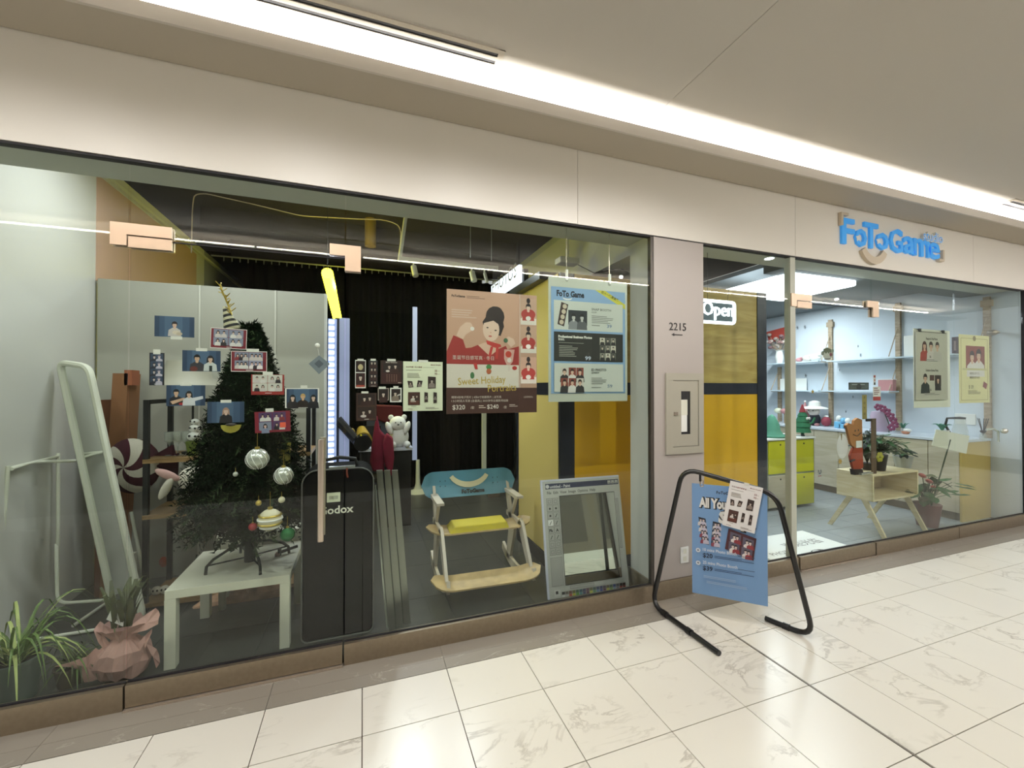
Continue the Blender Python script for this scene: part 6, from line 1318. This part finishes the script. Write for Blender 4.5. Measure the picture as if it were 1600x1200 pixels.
p = cx(1508, 655, 7.38); t = thing('wall_switch', 'large square white switch plate above the worktop', 'switch', (7.384, p.y, p.z-.06)); MB().box(7.376, p.y-.10, p.z-.07, 7.3855, p.y+.10, p.z+.07, 'white').build('plate', t, bevel=.004)
p = wt(1552, 6.85); t = thing('tap', 'slim chrome tap end at the near end of the worktop', 'tap', p); x, y, z = p
MB().tube([(x+.1, y, z), (x+.1, y, z+.12), (x+.05, y+.02, z+.15), (x-.02, y+.05, z+.14)], .012, 'silver', 8).ell((x+.1, y-.05, z+.13), .05, .03, .03, 'silver', 8, 6).build('spout', t)
# things on the shelves
def sh(px_, z, X=7.22): p = aX(px_, 600, X); return Vector((X, p.y, z+.009))
p = sh(1218, 2.055); t = thing('dried_bouquet', 'dried pink flower bunch in front of a bright red card on the upper shelf', 'flowers', p); x, y, z = p; b = MB(); rr = random.Random(12)
MB().lathe([(.05, 0), (.07, .12), (.05, .22), (.07, .24)], (x, y, z), 'white', 14).build('vase', t)
for k in range(26): c0 = Vector((x+rr.uniform(-.06, .06), y+rr.uniform(-.22, .22), z+rr.uniform(.28, .55))); b.ell(c0, .035, .045, .03, K(rr.choice(['#b08a84', '#c9b8ac', '#8e6a6c', '#d0c8c0'])), 7, 5); b.cyl((x, y, z+.2), c0, .004, 'bracket_wood', 4)
b.build('blooms', t)
a_ = [aX(*v, 7.3) for v in ((1197, 519), (1226, 511), (1229, 530), (1202, 535))]
tag(MB().hexa(a_+[v+Vector((.004, 0, 0)) for v in a_], M('card_red', '#b8483c', .5)).build('red_card'), 'bright red card standing tilted behind the dried flowers', 'card')
for i, (px_, r, m, w_) in enumerate(((1249, .05, 'pinkish', 'small pink bead figure'), (1262, .07, 'doll_cream', 'pale pink plush'), (1275, .08, 'white', 'white lying plush'))):
    p = sh(px_, 2.055); t = thing('shelf_plush', w_+' on the short upper shelf', 'plush', p); x, y, z = p; MB().ell((x, y, z+r*.8), r*.8, r*1.2, r*.8, m, 12, 8).build('body', t); MB().ell((x-.02, y-r*.9, z+r*1.3), r*.45, r*.45, r*.45, m, 10, 6).build('head', t)
a_, b_ = aX(1412, 525, 7.30), aX(1430, 552, 7.30)
s_ = MB().box(7.30, min(a_.y, b_.y)-.15, 2.056, 7.31, a_.y, a_.z, 'white').build('certificate'); tag(s_, 'white framed notice standing on the long upper shelf', 'frame')
p = sh(1386, 1.56); t = thing('pink_box', 'small pink box on the lower shelf right of the camera label', 'box', p); x, y, z = p; MB().box(x-.04, y-.09, z, x+.04, y+.09, z+.16, 'pinkish').build('carton', t); MB().box(x-.045, y-.095, z+.16, x+.045, y+.095, z+.17, 'white').build('lid', t)
a_, b_ = aX(1487, 527, 7.28), aX(1497, 545, 7.28); tag(MB().box(7.28, b_.y, 2.056, 7.30, a_.y, a_.z, K('#5a4a50')).box(7.277, b_.y+.02, 2.10, 7.2805, a_.y-.02, a_.z-.05, K('#a08c88')).build('picture_frame'), 'small dark picture frame on the upper shelf between the two posters', 'frame')
a_, b_ = aX(1219, 592, 7.33), aX(1260, 608, 7.33); tag(MB().box(7.33, min(a_.y, b_.y), 1.569, 7.34, max(a_.y, b_.y), a_.z, 'white').build('blank_board'), 'plain white panel leaning on the short lower shelf', 'panel')
# plywood side table with splayed legs
X0, X1, Y0, Y1, Z0, Z1 = 5.17, 5.96, 2.95, 3.32, .385, .675
t = thing('plywood_table', 'birch plywood side table with open shelf box and splayed legs', 'table', ((X0+X1)/2, 3.13, 0)); th = .02
MB().box(X0, Y0, Z1-th, X1, Y1, Z1, 'birch').build('top', t, bevel=.002); MB().box(X0, Y0, Z0, X1, Y1, Z0+th, 'birch').build('bottom_board', t, bevel=.002)
MB().box(X0, Y0+.001, Z0+th, X0+th, Y1-.001, Z1-th, 'birch').build('side_board', t); MB().box(X1-th, Y0+.001, Z0+th, X1, Y1-.001, Z1-th, 'birch').build('side_board', t); MB().box(X0+th, Y1-th, Z0+th, X1-th, Y1, Z1-th, 'birch').build('back_board', t)
for x in (X0+.03, X1-.05):
    for y_, yt in ((2.86, 3.06), (3.42, 3.2)):
        MB().hexa([(x, y_-.02, 0), (x+.022, y_-.02, 0), (x+.022, yt-.03, Z0+.06 if False else Z0), (x, yt-.03, Z0), (x, y_+.025, 0), (x+.022, y_+.025, 0), (x+.022, yt+.03, Z0), (x, yt+.03, Z0)], 'birch').build('leg', t)
# bear board and phone stand on the table
M('bear_tan', '#a5703f', .7); M('bear_red', '#9a3b1c', .7)
def px3(x_, y_, Y=3.02): p = aY(x_, y_, Y); return (p.x, p.z)
t = thing('bear_board', 'flat brown bear figure in rust red trousers on the plywood table', 'figurine', (aY(1338, 737, 3.02).x, 3.02, Z1))
MB().prism([px3(*v) for v in ((1330, 694), (1324, 670), (1322, 665), (1326, 661), (1334, 664), (1335, 657), (1340, 653), (1347, 656), (1348, 700), (1336, 700))], 3.02, 3.045, 'bear_tan').build('upper_body', t)
MB().prism([px3(*v) for v in ((1334, 700), (1348, 697), (1349, 730), (1344, 734), (1334, 733), (1331, 722), (1329, 712))], 3.02, 3.045, 'bear_red').build('trousers', t)
zf = Z1+.001
b_ = MB().prism([px3(1332, 733), px3(1346, 733), (px3(1348, 737)[0], zf), (px3(1334, 737)[0], zf)], 3.01, 3.05, 'black').build('foot', t)
for v in ((1336, 673), (1341, 672)): q = px3(*v); MB().ell((q[0], 3.018, q[1]), .008, .003, .012, 'black', 6, 4).build('eye', t)
q0, q1 = px3(1333, 679), px3(1345, 676); MB().tube([(q0[0], 3.017, q0[1]), ((q0[0]+q1[0])/2, 3.017, q0[1]-.02), (q1[0], 3.017, q1[1])], .004, 'black', 5).build('mouth', t)
a_, b_ = px3(1337, 689), px3(1346, 699); MB().box(a_[0], 3.014, b_[1], b_[0], 3.019, a_[1], 'white').build('label_square', t)
q = px3(1323, 698); MB().ell((q[0]-.02, 3.05, q[1]), .09, .006, .13, 'paper_white', 16, 10).build('wing_shape', t)
q = px3(1330, 718); MB().tube([(q[0]+.02, 3.0, q[1]), (q[0]-.05, 3.0, q[1]-.015)], .010, 'black', 6).build('tail', t)
a_, b_ = px3(1349, 654), px3(1365, 741)
t = thing('tall_frame', 'tall wooden frame around dark leaves beside the brown bear figure', 'frame', (a_[0]+.1, 3.05, Z1))
MB().box(b_[0]-.075, 2.985, zf, b_[0]-.01, 3.0, a_[1], K('#6e5a46')).build('side', t); MB().box(a_[0], 2.985, a_[1]-.03, b_[0]-.075, 3.0, a_[1], 'black').build('side', t); MB().box(a_[0]-.10, 2.98, zf, b_[0]-.075, 3.015, zf+.02, 'silver').build('side', t)
M('dark_leaf', '#13241a', .6); M('leaf_green', '#2f5a2a', .5, noise=.3, nscale=20)
def leafplant(name, label, x, y, z, potr, poth, potm, n, spread, height, leafw, mats, seed=1, cat='plant'):
    t = thing(name, label, cat, (x, y, z)); rr = random.Random(seed)
    MB().lathe([(potr*.72, 0), (potr, poth), (potr*.9, poth), (0, poth*.92)], (x, y, z+.001), potm, 20, False).build('pot', t)
    bs = MB()
    for k in range(n):
        a = rr.uniform(0, 6.283); r = spread*rr.uniform(.25, 1); hh = height*rr.uniform(.3, 1)*(1-.35*r/spread)
        tip = Vector((x+r*math.cos(a), y+r*math.sin(a), z+poth+hh)); bs.tube([(x, y, z+poth*.9), Vector((x, y, z+poth)).lerp(tip, .5)+Vector((0, 0, hh*.2)), tip], .003, 'trunk', 4)
        u = Vector((math.cos(a), math.sin(a), rr.uniform(-1.1, .25))).normalized(); sd = u.cross(Vector((0, 0, 1))).normalized(); L = leafw*2.2; up = sd.cross(u).normalized()
        vs = [tip, tip+u*L*.3+sd*leafw*.55, tip+u*L*.65+sd*leafw*.45, tip+u*L, tip+u*L*.65-sd*leafw*.45, tip+u*L*.3-sd*leafw*.55, tip+u*L*.3-up*.0, tip+u*L*.65+up*leafw*.15]
        MB().add(vs, [(0, 1, 6), (1, 2, 7, 6), (2, 3, 7), (3, 4, 7), (4, 5, 6, 7), (5, 0, 6)], mats[k % len(mats)]).build('leaf', t, flat=True)
    bs.build('stems', t); return t
M('pot_dark', '#1f2120', .4); M('pot_white', '#a9aca6', .5); M('pot_mauve', '#6b3f3f', .5); M('anth_red', '#a34a44', .4)
x_ = aY(1376, 737, 3.08).x
p = leafplant('yellow_flower_plant', 'bushy green plant with yellow flower in a dark pot on the plywood table', x_, 3.1, Z1, .085, .18, 'pot_dark', 90, .21, .24, .045, ['leaf_green', 'leaf_green', 'leaf_dull'], 4)
q = aY(1374, 714, 2.99); b = MB(); 
for k in range(6): a = k*1.047; b.ell((q.x+.035*math.cos(a), 2.985, q.z+.035*math.sin(a)), .028, .008, .024, K('#b9b42e'), 8, 5)
b.ell((q.x, 2.978, q.z), .012, .006, .012, 'black', 6, 4).build('yellow_flower', p) if False else None
b.build('yellow_flower', p)
leafplant('dark_leaf_plant', 'dark leafed plant standing inside the tall wooden frame', aY(1356, 735, 3.16).x-.01, 3.16, Z1, .055, .08, 'pot_dark', 60, .10, .46, .045, ['dark_leaf', 'dark_leaf', 'leaf_green'], 6)
leafplant('white_pot_plant', 'small dark leafed plant in a pale ribbed pot, right end of the plywood table', aY(1411, 735, 3.12).x, 3.12, Z1, .095, .13, 'pot_white', 44, .11, .12, .036, ['dark_leaf', 'leaf_green'], 9)
q = aZ(1447, 826, 0); q = Vector((aY(1447, 800, 3.0).x+.02, 3.0, 0))
p = leafplant('anthurium', 'tall anthurium with reddish flowers in a mauve pot on the shop floor', q.x, q.y, 0, .13, .26, 'pot_mauve', 46, .24, .40, .085, ['leaf_green', 'leaf_dull', 'leaf_green'], 13)
for v in ((1441, 743), (1452, 752), (1460, 762)):
    c0 = aY(*v, 2.95); MB().ell(c0, .06, .03, .022, 'anth_red', 10, 6, R=Matrix.Rotation(.4, 3, 'Y')).build('spathe', p)
    MB().tube([(q.x, q.y, .25), c0], .004, 'trunk', 4).build('flower_stem', p)
a_ = [aY(*v, 2.86) for v in ((1463, 671), (1515, 681), (1510, 709), (1456, 696))]
t = thing('blank_card', 'large blank cream card on a long stick rising from the anthurium', 'card', a_[3])
MB().hexa([a_[3], a_[2], a_[1], a_[0]]+[v+Vector((0, .004, 0)) for v in (a_[3], a_[2], a_[1], a_[0])], 'offwhite').build('card', t); MB().cyl(aY(1485, 687, 2.857), aY(1455, 790, 2.90), .007, 'trunk', 6).build('stick', t)
p = aZ(1398, 748, .68)
# floor mat behind the right door
m0 = [aZ(*v, .006) for v in ((1180, 838), (1254, 829), (1322, 853), (1245, 866))]
mo = [(3.66, 2.74), (4.62, 2.74), (4.62, 3.38), (3.66, 3.38)]
t = thing('door_mat', 'white door mat with black welcome lettering inside the right door', 'mat', (4.1, 3.05, 0))
MB().box(3.60, 2.74, .0005, 4.66, 3.36, .008, 'white').build('mat_sheet', t, bevel=.003)
TM = Matrix(((1, 0, 0, 3.6), (0, 0, 1, 2.74), (0, -1, 0, .0085), (0, 0, 0, 1))); b = MB(TM)
for i, (tx, u, v, sz) in enumerate((('欢迎光临', .42, .30, .13), ('PHOTO', .1, .2, .09))): b.text(tx, u, -.0005, v, sz, 'ink_grey', 'l', 0, .0)
b.poly([(.62+.10*math.cos(i*.524), -.0005, .13+.05*math.sin(i*.524)) for i in range(12)], 'ink'); b.poly([(.60+.06*math.cos(i*.524), -.0008, .13+.04*math.sin(i*.524)) for i in range(12)], 'white'); b.build('print', t, flat=True)
# small ceiling details of the right shop
for i, (px_, py_) in enumerate(((1202, 401),)):
    q = aY(px_, py_, 2.8); t = thing('shop_downlight', 'small bright downlight in the bulkhead above the right pane', 'light', (q.x, 2.8, 2.778)); MB().lathe([(0, -.004), (.03, -.004), (.038, -.002), (.04, 0)], (q.x, 2.8, 2.789), 'led_white', 14, False).build('lens', t)
